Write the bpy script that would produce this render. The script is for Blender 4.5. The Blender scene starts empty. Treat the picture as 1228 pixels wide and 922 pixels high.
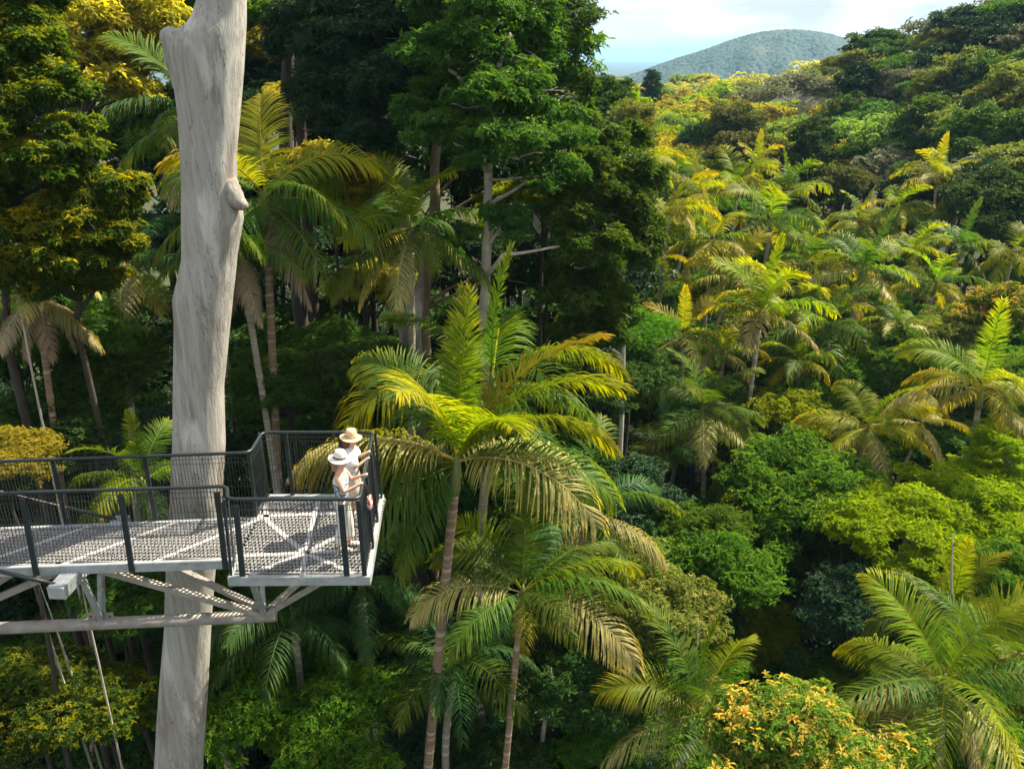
import bpy, math, random
import numpy as np
from mathutils import Vector, Matrix, noise as mnoise

random.seed(7)
RNG = np.random.default_rng(11)
sc = bpy.context.scene
COL = sc.collection
R = math.radians

# ------------------------------------------------------------ camera
CAM_H, FPX = 7.3, 980.0
PITCH = math.atan((461 - 68) / FPX)
cd = bpy.data.cameras.new("camera")
cam = bpy.data.objects.new("camera", cd)
COL.objects.link(cam)
cam.location = (0, 0, CAM_H)
cam.rotation_euler = (math.pi / 2 - PITCH, 0, 0)
cd.sensor_width = 36
cd.lens = FPX / 1228 * 36
cd.clip_start, cd.clip_end = 0.1, 30000
sc.camera = cam
# ------------------------------------------------------------ light and sky
SUN_AZ, SUN_EL = R(58), R(49)          # azimuth clockwise from +Y
wd = bpy.data.worlds.new("World")
sc.world = wd
wd.use_nodes = True
nt = wd.node_tree
nt.nodes.clear()
N, L = nt.nodes.new, nt.links.new
sky = N("ShaderNodeTexSky")
sky.sky_type = 'NISHITA'
sky.sun_disc = False
sky.sun_elevation, sky.sun_rotation = SUN_EL, SUN_AZ
sky.dust_density = 2.0
bg = N("ShaderNodeBackground")
bg.inputs[1].default_value = 0.074
tc = N("ShaderNodeTexCoord")
mp = N("ShaderNodeMapping")
mp.inputs['Scale'].default_value = (2.2, 2.2, 9.0)
nz = N("ShaderNodeTexNoise")
nz.inputs['Scale'].default_value = 1.6
nz.inputs['Detail'].default_value = 7
nz.inputs['Roughness'].default_value = 0.55
rp = N("ShaderNodeValToRGB")
rp.color_ramp.elements[0].position, rp.color_ramp.elements[0].color = 0.30, (0.68, 0.68, 0.68, 1)
rp.color_ramp.elements[1].position, rp.color_ramp.elements[1].color = 0.56, (1, 1, 1, 1)
mx = N("ShaderNodeMix")
mx.data_type = 'RGBA'
n2 = N("ShaderNodeTexNoise"); n2.inputs['Scale'].default_value = 3.4; n2.inputs['Detail'].default_value = 8
r2 = N("ShaderNodeValToRGB")
r2.color_ramp.elements[0].position, r2.color_ramp.elements[0].color = 0.40, (4.0, 4.15, 4.4, 1)
r2.color_ramp.elements[1].position, r2.color_ramp.elements[1].color = 0.62, (6.6, 6.6, 6.6, 1)
L(mp.outputs[0], n2.inputs[0]); L(n2.outputs[0], r2.inputs[0]); L(r2.outputs[0], mx.inputs[7])
out = N("ShaderNodeOutputWorld")
L(tc.outputs['Generated'], mp.inputs[0]); L(mp.outputs[0], nz.inputs[0]); L(nz.outputs[0], rp.inputs[0])
L(rp.outputs[0], mx.inputs[0]); L(sky.outputs[0], mx.inputs[6]); L(mx.outputs[2], bg.inputs[0]); L(bg.outputs[0], out.inputs[0])
sd = bpy.data.lights.new("sun", 'SUN')
sun = bpy.data.objects.new("sun", sd)
COL.objects.link(sun)
sd.energy, sd.angle, sd.color = 5.0, R(0.6), (1.0, 0.89, 0.68)
SUNV = Vector((math.sin(SUN_AZ) * math.cos(SUN_EL), math.cos(SUN_AZ) * math.cos(SUN_EL), math.sin(SUN_EL)))
sun.rotation_euler = (-SUNV).to_track_quat('-Z', 'Y').to_euler()
sun.location = (20, 10, 60)
vs = sc.view_settings
vs.view_transform, vs.look, vs.gamma, vs.use_curve_mapping = 'Standard', 'None', 1.0, False
vs.exposure = 1.48
cy = sc.cycles
cy.max_bounces, cy.diffuse_bounces, cy.glossy_bounces, cy.transmission_bounces, cy.volume_bounces = 6, 3, 2, 4, 0
cy.caustics_reflective = cy.caustics_refractive = False


# ------------------------------------------------------------ pixel helper: photo pixel -> point on the plane at distance Y
def ray(px, py):
    x = (px - 614) / FPX
    y = -(py - 461) / FPX
    return Vector((x, math.cos(PITCH) + y * math.sin(PITCH), -math.sin(PITCH) + y * math.cos(PITCH)))


def at(px, py, Y):
    r = ray(px, py)
    return Vector((0, 0, CAM_H)) + r * (Y / r.y)


def onz(px, py, z):
    r = ray(px, py)
    return Vector((0, 0, CAM_H)) + r * ((z - CAM_H) / r.z)


def mpp(p):                               # metres per photo pixel at a point
    d = (Vector(p) - Vector((0, 0, CAM_H))).dot(Vector((0, math.cos(PITCH), -math.sin(PITCH))))
    return d / FPX


def sst(a, b, x):
    t = np.clip((np.asarray(x, float) - a) / (b - a), 0, 1)
    return t * t * (3 - 2 * t)


def ground_z(x, y):
    z = -15.0 + 4.5 * sst(38, 85, y) + 5.5 * sst(85, 190, y)
    z = z + 4.0 * sst(6, 40, -np.asarray(x, float)) * sst(14, 40, y)
    z = z + 15.0 * sst(24, 62, np.asarray(x, float) - 0.10 * np.asarray(y, float)) * sst(40, 95, y) * (1 - sst(150, 330, y))
    z = z - 52.0 * sst(200, 700, y) - 40 * sst(60, 400, -np.asarray(y, float))
    z = z + 0.35 * np.sin(np.asarray(x) * 0.31 + 1.3) * np.cos(np.asarray(y) * 0.27)
    return z


# ------------------------------------------------------------ materials
def newmat(name):
    m = bpy.data.materials.new(name)
    m.use_nodes = True
    m.node_tree.nodes.clear()
    return m, m.node_tree.nodes.new, m.node_tree.links.new


def mixc(n, l, fac, a, b, mode='MIX'):
    q = n("ShaderNodeMix")
    q.data_type = 'RGBA'
    q.blend_type = mode
    for i, v in ((0, fac), (6, a), (7, b)):
        if isinstance(v, (int, float)):
            q.inputs[i].default_value = v
        elif isinstance(v, (tuple, list)):
            q.inputs[i].default_value = tuple(v) + ((1,) if len(v) == 3 else ())
        else:
            l(v, q.inputs[i])
    return q.outputs[2]


def leafmat(name, c1, c2, c3, flush=1.0, trans=0.42, tyel=(1.9, 1.85, 0.42), rough=0.55, spec=0.15):
    m, n, l = newmat(name)
    a = n("ShaderNodeAttribute"); a.attribute_name = 'lv'
    b = n("ShaderNodeAttribute"); b.attribute_name = 'nf'
    oi = n("ShaderNodeObjectInfo")
    f = n("ShaderNodeMath"); f.operation = 'MULTIPLY'; f.inputs[1].default_value = flush
    l(b.outputs['Fac'], f.inputs[0])
    c = mixc(n, l, a.outputs['Fac'], c1, c2)
    c = mixc(n, l, f.outputs[0], c, c3)
    hs = n("ShaderNodeHueSaturation"); hs.inputs['Saturation'].default_value = 1.08
    mr = n("ShaderNodeMapRange"); mr.inputs[3].default_value = 0.485; mr.inputs[4].default_value = 0.515
    mv = n("ShaderNodeMapRange"); mv.inputs[3].default_value = 0.8; mv.inputs[4].default_value = 1.2
    l(oi.outputs['Random'], mr.inputs[0]); l(oi.outputs['Random'], mv.inputs[0])
    l(mr.outputs[0], hs.inputs['Hue']); l(mv.outputs[0], hs.inputs['Value']); l(c, hs.inputs['Color'])
    p = n("ShaderNodeBsdfPrincipled")
    p.inputs['Roughness'].default_value = rough
    p.inputs['Specular IOR Level'].default_value = spec
    l(hs.outputs[0], p.inputs['Base Color'])
    tr = n("ShaderNodeBsdfTranslucent")
    l(mixc(n, l, 1.0, hs.outputs[0], tyel, 'MULTIPLY'), tr.inputs[0])
    ms = n("ShaderNodeMixShader"); ms.inputs[0].default_value = trans
    o = n("ShaderNodeOutputMaterial")
    l(p.outputs[0], ms.inputs[1]); l(tr.outputs[0], ms.inputs[2]); l(ms.outputs[0], o.inputs[0])
    return m


def surfmat(name, ca, cb, scale=4.0, stretch=(1, 1, 1), rough=0.7, metal=0.0, bump=0.0, cc=None, cscale=2.0, cpos=(0.5, 0.7), detail=6, spec=0.4):
    m, n, l = newmat(name)
    tc = n("ShaderNodeTexCoord")
    mp = n("ShaderNodeMapping"); mp.inputs['Scale'].default_value = stretch
    l(tc.outputs['Object'], mp.inputs[0])
    nz = n("ShaderNodeTexNoise"); nz.inputs['Scale'].default_value = scale; nz.inputs['Detail'].default_value = detail
    nz.inputs['Roughness'].default_value = 0.62
    l(mp.outputs[0], nz.inputs[0])
    rp = n("ShaderNodeMapRange"); rp.inputs[1].default_value = 0.32; rp.inputs[2].default_value = 0.68
    l(nz.outputs[0], rp.inputs[0])
    c = mixc(n, l, rp.outputs[0], ca, cb)
    if cc:
        n2 = n("ShaderNodeTexNoise"); n2.inputs['Scale'].default_value = cscale; n2.inputs['Detail'].default_value = 5
        l(mp.outputs[0], n2.inputs[0])
        r2 = n("ShaderNodeMapRange"); r2.inputs[1].default_value, r2.inputs[2].default_value = cpos
        l(n2.outputs[0], r2.inputs[0])
        c = mixc(n, l, r2.outputs[0], c, cc)
    p = n("ShaderNodeBsdfPrincipled")
    p.inputs['Roughness'].default_value = rough
    p.inputs['Metallic'].default_value = metal
    p.inputs['Specular IOR Level'].default_value = spec
    l(c, p.inputs['Base Color'])
    if bump:
        bp = n("ShaderNodeBump"); bp.inputs['Strength'].default_value = bump; bp.inputs['Distance'].default_value = 0.05
        l(nz.outputs[0], bp.inputs['Height']); l(bp.outputs[0], p.inputs['Normal'])
    o = n("ShaderNodeOutputMaterial")
    l(p.outputs[0], o.inputs[0])
    return m


LM = dict(
    dark=leafmat('leaf_dark', (0.022, 0.056, 0.018), (0.050, 0.110, 0.026), (0.17, 0.22, 0.03), 0.6, 0.32),
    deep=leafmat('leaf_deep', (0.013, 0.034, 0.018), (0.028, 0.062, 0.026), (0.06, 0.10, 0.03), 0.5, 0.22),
    mid=leafmat('leaf_mid', (0.028, 0.072, 0.018), (0.062, 0.130, 0.024), (0.20, 0.26, 0.03), 0.7, 0.38),
    green=leafmat('leaf_green', (0.040, 0.110, 0.016), (0.090, 0.185, 0.022), (0.25, 0.30, 0.03), 0.7, 0.44),
    sunny=leafmat('leaf_sunny', (0.022, 0.062, 0.014), (0.075, 0.125, 0.018), (0.44, 0.38, 0.02), 1.0, 0.46),  # yellow sunlight on the upper outer leaves is put into the third colour
    lime=leafmat('leaf_lime', (0.115, 0.185, 0.014), (0.210, 0.270, 0.020), (0.36, 0.35, 0.03), 0.9, 0.46),
    gold=leafmat('leaf_gold', (0.170, 0.165, 0.030), (0.300, 0.270, 0.050), (0.44, 0.34, 0.07), 0.9, 0.50),
    olive=leafmat('leaf_olive', (0.110, 0.130, 0.036), (0.200, 0.205, 0.055), (0.26, 0.25, 0.06), 0.7, 0.36, (1.45, 1.65, 0.55)),
    rust=leafmat('leaf_rust', (0.050, 0.078, 0.022), (0.100, 0.115, 0.030), (0.26, 0.16, 0.04), 0.8, 0.32, (1.5, 1.5, 0.5)),
    grey=leafmat('leaf_grey', (0.130, 0.140, 0.080), (0.190, 0.190, 0.115), (0.26, 0.25, 0.15), 0.6, 0.25, (1.2, 1.3, 0.9)),
    pale=leafmat('leaf_pale', (0.110, 0.180, 0.050), (0.180, 0.250, 0.075), (0.28, 0.33, 0.10), 0.6, 0.40),
    flush=leafmat('leaf_flush', (0.070, 0.140, 0.020), (0.130, 0.180, 0.034), (0.64, 0.36, 0.11), 1.5, 0.42),
    cream=leafmat('leaf_cream', (0.080, 0.130, 0.030), (0.150, 0.185, 0.045), (0.52, 0.46, 0.16), 1.0, 0.40),
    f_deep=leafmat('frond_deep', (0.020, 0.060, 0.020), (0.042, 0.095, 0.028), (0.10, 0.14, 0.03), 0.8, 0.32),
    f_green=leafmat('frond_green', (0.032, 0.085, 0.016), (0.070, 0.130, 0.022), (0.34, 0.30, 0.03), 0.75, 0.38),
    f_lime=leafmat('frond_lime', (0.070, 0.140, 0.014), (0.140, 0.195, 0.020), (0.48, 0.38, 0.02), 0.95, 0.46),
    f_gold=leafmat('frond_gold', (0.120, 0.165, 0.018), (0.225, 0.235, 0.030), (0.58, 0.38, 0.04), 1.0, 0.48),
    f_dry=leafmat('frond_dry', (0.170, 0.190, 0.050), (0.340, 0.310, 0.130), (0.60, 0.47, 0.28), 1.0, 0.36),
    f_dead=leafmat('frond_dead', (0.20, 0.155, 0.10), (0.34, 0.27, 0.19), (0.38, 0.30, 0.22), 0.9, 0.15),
)
M = dict(
    dark=leafmat('leaf_dark', (0.022, 0.050, 0.018), (0.045, 0.095, 0.026), (0.15, 0.20, 0.03), 0.5, 0.30),
    deep=leafmat('leaf_deep', (0.014, 0.034, 0.018), (0.028, 0.060, 0.026), (0.05, 0.09, 0.03), 0.5, 0.22),
    green=leafmat('leaf_green', (0.035, 0.090, 0.016), (0.075, 0.150, 0.024), (0.22, 0.26, 0.03), 0.7, 0.42),
    lime=leafmat('leaf_lime', (0.085, 0.140, 0.014), (0.170, 0.220, 0.022), (0.34, 0.32, 0.03), 0.9, 0.46),
    gold=leafmat('leaf_gold', (0.140, 0.140, 0.016), (0.270, 0.230, 0.022), (0.42, 0.28, 0.03), 0.9, 0.46),
    olive=leafmat('leaf_olive', (0.070, 0.085, 0.030), (0.130, 0.135, 0.045), (0.24, 0.20, 0.07), 0.7, 0.34),
    rust=leafmat('leaf_rust', (0.075, 0.080, 0.025), (0.130, 0.105, 0.035), (0.30, 0.13, 0.04), 0.9, 0.34),
    grey=leafmat('leaf_grey', (0.120, 0.125, 0.070), (0.180, 0.170, 0.100), (0.26, 0.22, 0.13), 0.6, 0.25),
    pale=leafmat('leaf_pale', (0.100, 0.160, 0.050), (0.160, 0.220, 0.070), (0.26, 0.30, 0.10), 0.6, 0.38),
    flush=leafmat('leaf_flush', (0.060, 0.120, 0.020), (0.120, 0.170, 0.030), (0.62, 0.30, 0.07), 1.0, 0.42),
    cream=leafmat('leaf_cream', (0.070, 0.110, 0.030), (0.140, 0.160, 0.045), (0.50, 0.42, 0.16), 1.0, 0.40),
    f_deep=leafmat('frond_deep', (0.020, 0.055, 0.020), (0.040, 0.085, 0.028), (0.10, 0.13, 0.03), 0.8, 0.30),
    f_green=leafmat('frond_green', (0.045, 0.090, 0.020), (0.080, 0.130, 0.026), (0.30, 0.24, 0.03), 0.8, 0.40),
    f_lime=leafmat('frond_lime', (0.100, 0.150, 0.018), (0.170, 0.210, 0.026), (0.46, 0.34, 0.03), 0.9, 0.46),
    f_gold=leafmat('frond_gold', (0.180, 0.190, 0.022), (0.280, 0.250, 0.030), (0.55, 0.34, 0.03), 0.9, 0.46),
    f_dry=leafmat('frond_dry', (0.240, 0.220, 0.100), (0.400, 0.340, 0.200), (0.46, 0.33, 0.14), 0.9, 0.30),
    f_dead=leafmat('frond_dead', (0.20, 0.15, 0.10), (0.32, 0.25, 0.19), (0.34, 0.26, 0.19), 0.9, 0.15),
)
M = dict(
    bark_grey=surfmat('bark_grey', (0.13, 0.12, 0.10), (0.27, 0.25, 0.21), 5, (1, 1, 0.35), 0.85, 0, 0.6, (0.40, 0.39, 0.36), 1.7, (0.55, 0.66)),
    bark_brown=surfmat('bark_brown', (0.12, 0.085, 0.055), (0.24, 0.17, 0.11), 5, (1, 1, 0.35), 0.85, 0, 0.6),
    bark_pale=surfmat('bark_pale', (0.28, 0.25, 0.20), (0.46, 0.42, 0.35), 5, (1, 1, 0.4), 0.8, 0, 0.4),
    bark_dark=surfmat('bark_dark', (0.022, 0.018, 0.014), (0.055, 0.046, 0.036), 5, (1, 1, 0.35), 0.85, 0, 0.5),
    palm_brown=surfmat('palm_bark_brown', (0.17, 0.105, 0.065), (0.30, 0.20, 0.13), 3, (0.6, 0.6, 7), 0.85, 0, 0.7, (0.42, 0.38, 0.32), 1.2, (0.52, 0.64)),
    palm_grey=surfmat('palm_bark_grey', (0.20, 0.17, 0.135), (0.36, 0.32, 0.26), 3, (0.6, 0.6, 7), 0.85, 0, 0.7, (0.50, 0.47, 0.42), 1.2, (0.55, 0.66)),
    shaft=surfmat('crownshaft_green', (0.10, 0.13, 0.045), (0.20, 0.21, 0.08), 2, (2, 2, 0.4), 0.45),
    shaft_brown=surfmat('crownshaft_brown', (0.26, 0.15, 0.09), (0.40, 0.26, 0.17), 2, (3, 3, 0.3), 0.7),
    rachis=surfmat('rachis', (0.16, 0.15, 0.05), (0.30, 0.26, 0.10), 2, (1, 1, 1), 0.6),
    infl=surfmat('fruit_stalk', (0.30, 0.20, 0.10), (0.50, 0.38, 0.22), 6),
    soil=surfmat('forest_floor', (0.030, 0.024, 0.016), (0.055, 0.05, 0.022), 0.6, (1, 1, 1), 0.95, 0, 0.5, (0.035, 0.055, 0.018), 0.12, (0.42, 0.6)),
    steel=surfmat('galvanised_steel', (0.27, 0.30, 0.33), (0.42, 0.45, 0.48), 5, (1, 1, 1), 0.5, 0.25, 0.05, (0.20, 0.17, 0.13), 2.2, (0.58, 0.75)),
    steel_old=surfmat('weathered_steel', (0.22, 0.20, 0.18), (0.34, 0.32, 0.29), 5, (1, 1, 1), 0.6, 0.1, 0.1, (0.16, 0.11, 0.07), 2.5, (0.56, 0.72)),
    grate=surfmat('grating_steel', (0.20, 0.20, 0.21), (0.34, 0.335, 0.34), 9, (1, 1, 1), 0.5, 0.1),
    frame=surfmat('pale_frame_steel', (0.34, 0.34, 0.35), (0.48, 0.475, 0.47), 7, (1, 1, 1), 0.5, 0.1),
    rail=surfmat('dark_paint', (0.010, 0.016, 0.020), (0.020, 0.030, 0.036), 6, (1, 1, 1), 0.38),
    wire=surfmat('wire_mesh', (0.012, 0.016, 0.020), (0.03, 0.035, 0.04), 6, (1, 1, 1), 0.5),
)
# the giant bare trunk: vertical grain, brown weathering, hair cracks
def giant_bark():
    m, n, l = newmat('bare_wood')
    tc = n("ShaderNodeTexCoord")
    def nzs(sx, sz, s, d=6, r=0.6):
        mp = n("ShaderNodeMapping"); mp.inputs['Scale'].default_value = (sx, sx, sz); l(tc.outputs['Object'], mp.inputs[0])
        q = n("ShaderNodeTexNoise"); q.inputs['Scale'].default_value = s; q.inputs['Detail'].default_value = d; q.inputs['Roughness'].default_value = r
        q.inputs['Distortion'].default_value = 0.3
        l(mp.outputs[0], q.inputs[0])
        return q.outputs[0]
    def rng(v, a, b):
        q = n("ShaderNodeMapRange"); q.inputs[1].default_value, q.inputs[2].default_value = a, b; l(v, q.inputs[0]); return q.outputs[0]
    g = nzs(1, 0.045, 13, 9, 0.7)
    c = mixc(n, l, rng(g, 0.32, 0.64), (0.285, 0.27, 0.25), (0.43, 0.415, 0.39))
    c = mixc(n, l, rng(nzs(1, 0.12, 3.0, 8, 0.7), 0.49, 0.62), c, (0.245, 0.213, 0.185))
    c = mixc(n, l, rng(nzs(1, 0.22, 1.7, 5), 0.56, 0.62), c, (0.52, 0.50, 0.475))
    gk = nzs(1, 0.13, 6.0, 4)
    w = n("ShaderNodeMath"); w.operation = 'SUBTRACT'; l(gk, w.inputs[0]); w.inputs[1].default_value = 0.47
    ab = n("ShaderNodeMath"); ab.operation = 'ABSOLUTE'; l(w.outputs[0], ab.inputs[0])
    ck = rng(ab.outputs[0], 0.010, 0.0)
    msk = n("ShaderNodeMath"); msk.operation = 'MULTIPLY'; l(ck, msk.inputs[0]); l(rng(nzs(1, 0.5, 1.3, 3), 0.44, 0.54), msk.inputs[1])
    c = mixc(n, l, msk.outputs[0], c, (0.13, 0.105, 0.09))
    p = n("ShaderNodeBsdfPrincipled"); p.inputs['Roughness'].default_value = 0.8; p.inputs['Specular IOR Level'].default_value = 0.25
    l(c, p.inputs['Base Color'])
    bp = n("ShaderNodeBump"); bp.inputs['Strength'].default_value = 0.9; bp.inputs['Distance'].default_value = 0.05
    l(g, bp.inputs['Height']); l(bp.outputs[0], p.inputs['Normal'])
    o = n("ShaderNodeOutputMaterial"); l(p.outputs[0], o.inputs[0])
    return m
M['giant'] = giant_bark()


# ------------------------------------------------------------ object helpers
def link(name, me, mat=None, parent=None, loc=None):
    o = bpy.data.objects.new(name, me)
    COL.objects.link(o)
    if mat is not None and me is not None and len(me.materials) == 0:
        me.materials.append(mat)
    elif mat is not None and me is not None and me.materials[0] != mat:
        o.material_slots[0].link = 'OBJECT'
        o.material_slots[0].material = mat
    if parent is not None:
        o.parent = parent
    if loc is not None:
        o.location = loc
    return o


def tag(o, label=None, cat=None, group=None, kind=None):
    if label: o['label'] = label
    if cat: o['category'] = cat
    if group: o['group'] = group
    if kind: o['kind'] = kind
    return o


def thing(name, label, cat, loc, group=None):
    o = bpy.data.objects.new(name, None)
    o.empty_display_size = 0.3
    COL.objects.link(o)
    o.location = loc
    return tag(o, label, cat, group)


def npmesh(name, V, F, smooth=False, attrs=None):
    """V (n,3); F (m,k) index array or list of such arrays"""
    Fs = F if isinstance(F, list) else [F]
    Fs = [np.asarray(f, np.int32) for f in Fs if len(f)]
    me = bpy.data.meshes.new(name)
    V = np.ascontiguousarray(V, np.float32)
    me.vertices.add(len(V))
    me.vertices.foreach_set('co', V.ravel())
    li = np.concatenate([f.ravel() for f in Fs])
    cnt = np.concatenate([np.full(len(f), f.shape[1], np.int32) for f in Fs])
    me.loops.add(len(li))
    me.loops.foreach_set('vertex_index', li)
    me.polygons.add(len(cnt))
    me.polygons.foreach_set('loop_start', np.concatenate(([0], np.cumsum(cnt)[:-1])).astype(np.int32))
    me.polygons.foreach_set('loop_total', cnt)
    me.polygons.foreach_set('use_smooth', np.full(len(cnt), smooth, bool))
    for k, a in (attrs or {}).items():
        at_ = me.attributes.new(k, 'FLOAT', 'FACE')
        at_.data.foreach_set('value', np.ascontiguousarray(a, np.float32))
    me.update(calc_edges=True)
    return me


class MB:
    """collects boxes, tubes and lathes into one mesh"""
    def __init__(s): s.v, s.q, s.t, s.n = [], [], [], 0
    def add(s, v, q=(), t=()):
        s.v.append(np.asarray(v, float))
        if len(q): s.q.append(np.asarray(q, int) + s.n)
        if len(t): s.t.append(np.asarray(t, int) + s.n)
        s.n += len(v)
    def tube(s, pts, rad, k=8, cap=True, jit=0.0):
        P = np.array([tuple(p) for p in pts], float)
        m = len(P)
        r = np.broadcast_to(np.asarray(rad, float), (m,))
        T = np.gradient(P, axis=0)
        T /= np.linalg.norm(T, axis=1)[:, None] + 1e-9
        ref = np.array([0, 1, 0.]) if abs(T[:, 1]).max() < 0.9 else (np.array([1., 0, 0]) if abs(T[:, 0]).max() < 0.9 else np.array([0.3, 0.2, 0.93]))
        A = np.cross(T, ref); A /= np.linalg.norm(A, axis=1)[:, None] + 1e-9
        B = np.cross(T, A)
        th = np.arange(k) / k * 2 * math.pi
        rr = r[:, None] * (1 + jit * RNG.standard_normal((m, k)) if jit else np.ones((m, k)))
        V = P[:, None] + rr[..., None] * (A[:, None] * np.cos(th)[None, :, None] + B[:, None] * np.sin(th)[None, :, None])
        V = V.reshape(-1, 3)
        i, j = np.meshgrid(np.arange(m - 1), np.arange(k), indexing='ij')
        a, b = i * k + j, i * k + (j + 1) % k
        q = np.stack([a, b, b + k, a + k], -1).reshape(-1, 4)
        t = []
        if cap:
            V = np.vstack([V, P[:1], P[-1:]])
            c0, c1 = m * k, m * k + 1
            for j in range(k):
                t.append((c0, (j + 1) % k, j)); t.append((c1, (m - 1) * k + j, (m - 1) * k + (j + 1) % k))
        s.add(V, q, t)
    def beam(s, a, b, w, h, up=(0, 0, 1)):
        a, b, up = Vector(a), Vector(b), Vector(up)
        d = (b - a).normalized()
        if abs(d.dot(up)) > 0.98: up = Vector((0, 1, 0))
        x = d.cross(up).normalized(); u = x.cross(d)
        V = [p + x * (sx * w / 2) + u * (sz * h / 2) for p in (a, b) for sx, sz in ((-1, -1), (1, -1), (1, 1), (-1, 1))]
        s.add([tuple(v) for v in V], [(4, 5, 1, 0), (5, 6, 2, 1), (6, 7, 3, 2), (7, 4, 0, 3), (0, 1, 2, 3), (7, 6, 5, 4)])
    def box(s, x0, x1, y0, y1, z0, z1):
        s.beam(((x0 + x1) / 2, y0, (z0 + z1) / 2), ((x0 + x1) / 2, y1, (z0 + z1) / 2), x1 - x0, z1 - z0)
    def mesh(s, name, smooth=False):
        return npmesh(name, np.vstack(s.v), [np.vstack(x) for x in (s.q, s.t) if x], smooth)
    def build(s, name, mat, parent=None, smooth=False, loc=None):
        return link(name, s.mesh(name, smooth), mat, parent, loc)


# ------------------------------------------------------------ ground, hill, haze
def make_ground():
    xs = np.unique(np.concatenate([np.linspace(-9000, -300, 18), np.linspace(-300, -60, 20), np.linspace(-60, 110, 100), np.linspace(110, 400, 26), np.linspace(400, 9000, 18)]))
    ys = np.unique(np.concatenate([np.linspace(-900, -20, 14), np.linspace(-20, 140, 100), np.linspace(140, 800, 50), np.linspace(800, 12000, 24)]))
    X, Y = np.meshgrid(xs, ys)
    Z = ground_z(X, Y)
    V = np.stack([X, Y, Z], -1).reshape(-1, 3)
    nx, ny = len(xs), len(ys)
    i, j = np.meshgrid(np.arange(ny - 1), np.arange(nx - 1), indexing='ij')
    a = i * nx + j
    F = np.stack([a, a + 1, a + nx + 1, a + nx], -1).reshape(-1, 4)
    tag(link('ground', npmesh('ground', V, F, True), M['soil']), kind='structure')
make_ground()


def canopy_heights(X, Y, cell, amp, seed):
    """domes of far tree crowns: a jittered cell pattern"""
    rg = np.random.default_rng(seed)
    J = rg.random((64, 64, 3))
    gx, gy = X / cell, Y / cell
    best = np.zeros_like(X) - 9
    for dx in (-1, 0, 1):
        for dy in (-1, 0, 1):
            ix, iy = np.floor(gx).astype(int) + dx, np.floor(gy).astype(int) + dy
            q = J[ix % 64, iy % 64]
            d2 = (gx - ix - q[..., 0]) ** 2 + (gy - iy - q[..., 1]) ** 2
            best = np.maximum(best, (0.5 + 0.5 * q[..., 2]) - d2 * 1.1)
    return best * amp


def make_hill():
    Yc = 1500.0
    prof = [(560, 100), (700, 97), (760, 90), (800, 73), (840, 62), (880, 46), (910, 38), (940, 34.5), (975, 36), (1005, 43), (1030, 50), (1060, 62), (1110, 74), (1180, 86), (1320, 92)]
    px = np.array([at(a, b, Yc).x for a, b in prof]); pz = np.array([at(a, b, Yc).z for a, b in prof])
    u = np.linspace(px[0], px[-1], 420)
    v = np.linspace(-330, 380, 260)
    U, W = np.meshgrid(u, v)
    zt = np.interp(U, px, pz)
    k = np.ones(25) / 25
    zt = np.apply_along_axis(lambda r_: np.convolve(np.pad(r_, 12, mode='edge'), k, 'valid'), 1, zt)
    base = -72.0
    fall = np.clip(1 - np.abs(W / np.where(W < 0, 330, 380)) ** 1.5, 0, 1)
    Z = base + (zt - base) * fall
    Z += (8 * np.sin(U * 0.045 + W * 0.02) + 5 * np.sin(U * 0.11 - W * 0.03 + 1)) * fall * (1 - fall) * 2.4
    Z += canopy_heights(U, W, 6.0, 3.6, 3) * np.clip(fall * 4, 0, 1) - 3
    V = np.stack([U, W + Yc, Z], -1).reshape(-1, 3)
    nx = len(u)
    i, j = np.meshgrid(np.arange(len(v) - 1), np.arange(nx - 1), indexing='ij')
    a = i * nx + j
    F = np.stack([a, a + 1, a + nx + 1, a + nx], -1).reshape(-1, 4)
    m = surfmat('hill_forest', (0.010, 0.034, 0.024), (0.022, 0.055, 0.034), 0.06, (1, 1, 1), 0.9, 0, 0, (0.06, 0.065, 0.035), 0.02, (0.55, 0.72))
    tag(link('hill', npmesh('hill', V, F, False), m), kind='structure')
make_hill()


def make_haze():
    m, n, l = newmat('haze_air')
    pv = n("ShaderNodeVolumePrincipled")
    pv.inputs['Color'].default_value = (0.34, 0.65, 1.0, 1)
    pv.inputs['Density'].default_value = 0.00016
    pv.inputs['Anisotropy'].default_value = 0.2
    o = n("ShaderNodeOutputMaterial"); l(pv.outputs[0], o.inputs['Volume'])
    b = MB(); b.box(-9600, 9600, -1000, 12500, -130, 96)
    ob = b.build('haze', m)
    tag(ob, 'pale blue haze thickening towards the far hill', 'haze', kind='stuff')
make_haze()

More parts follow.
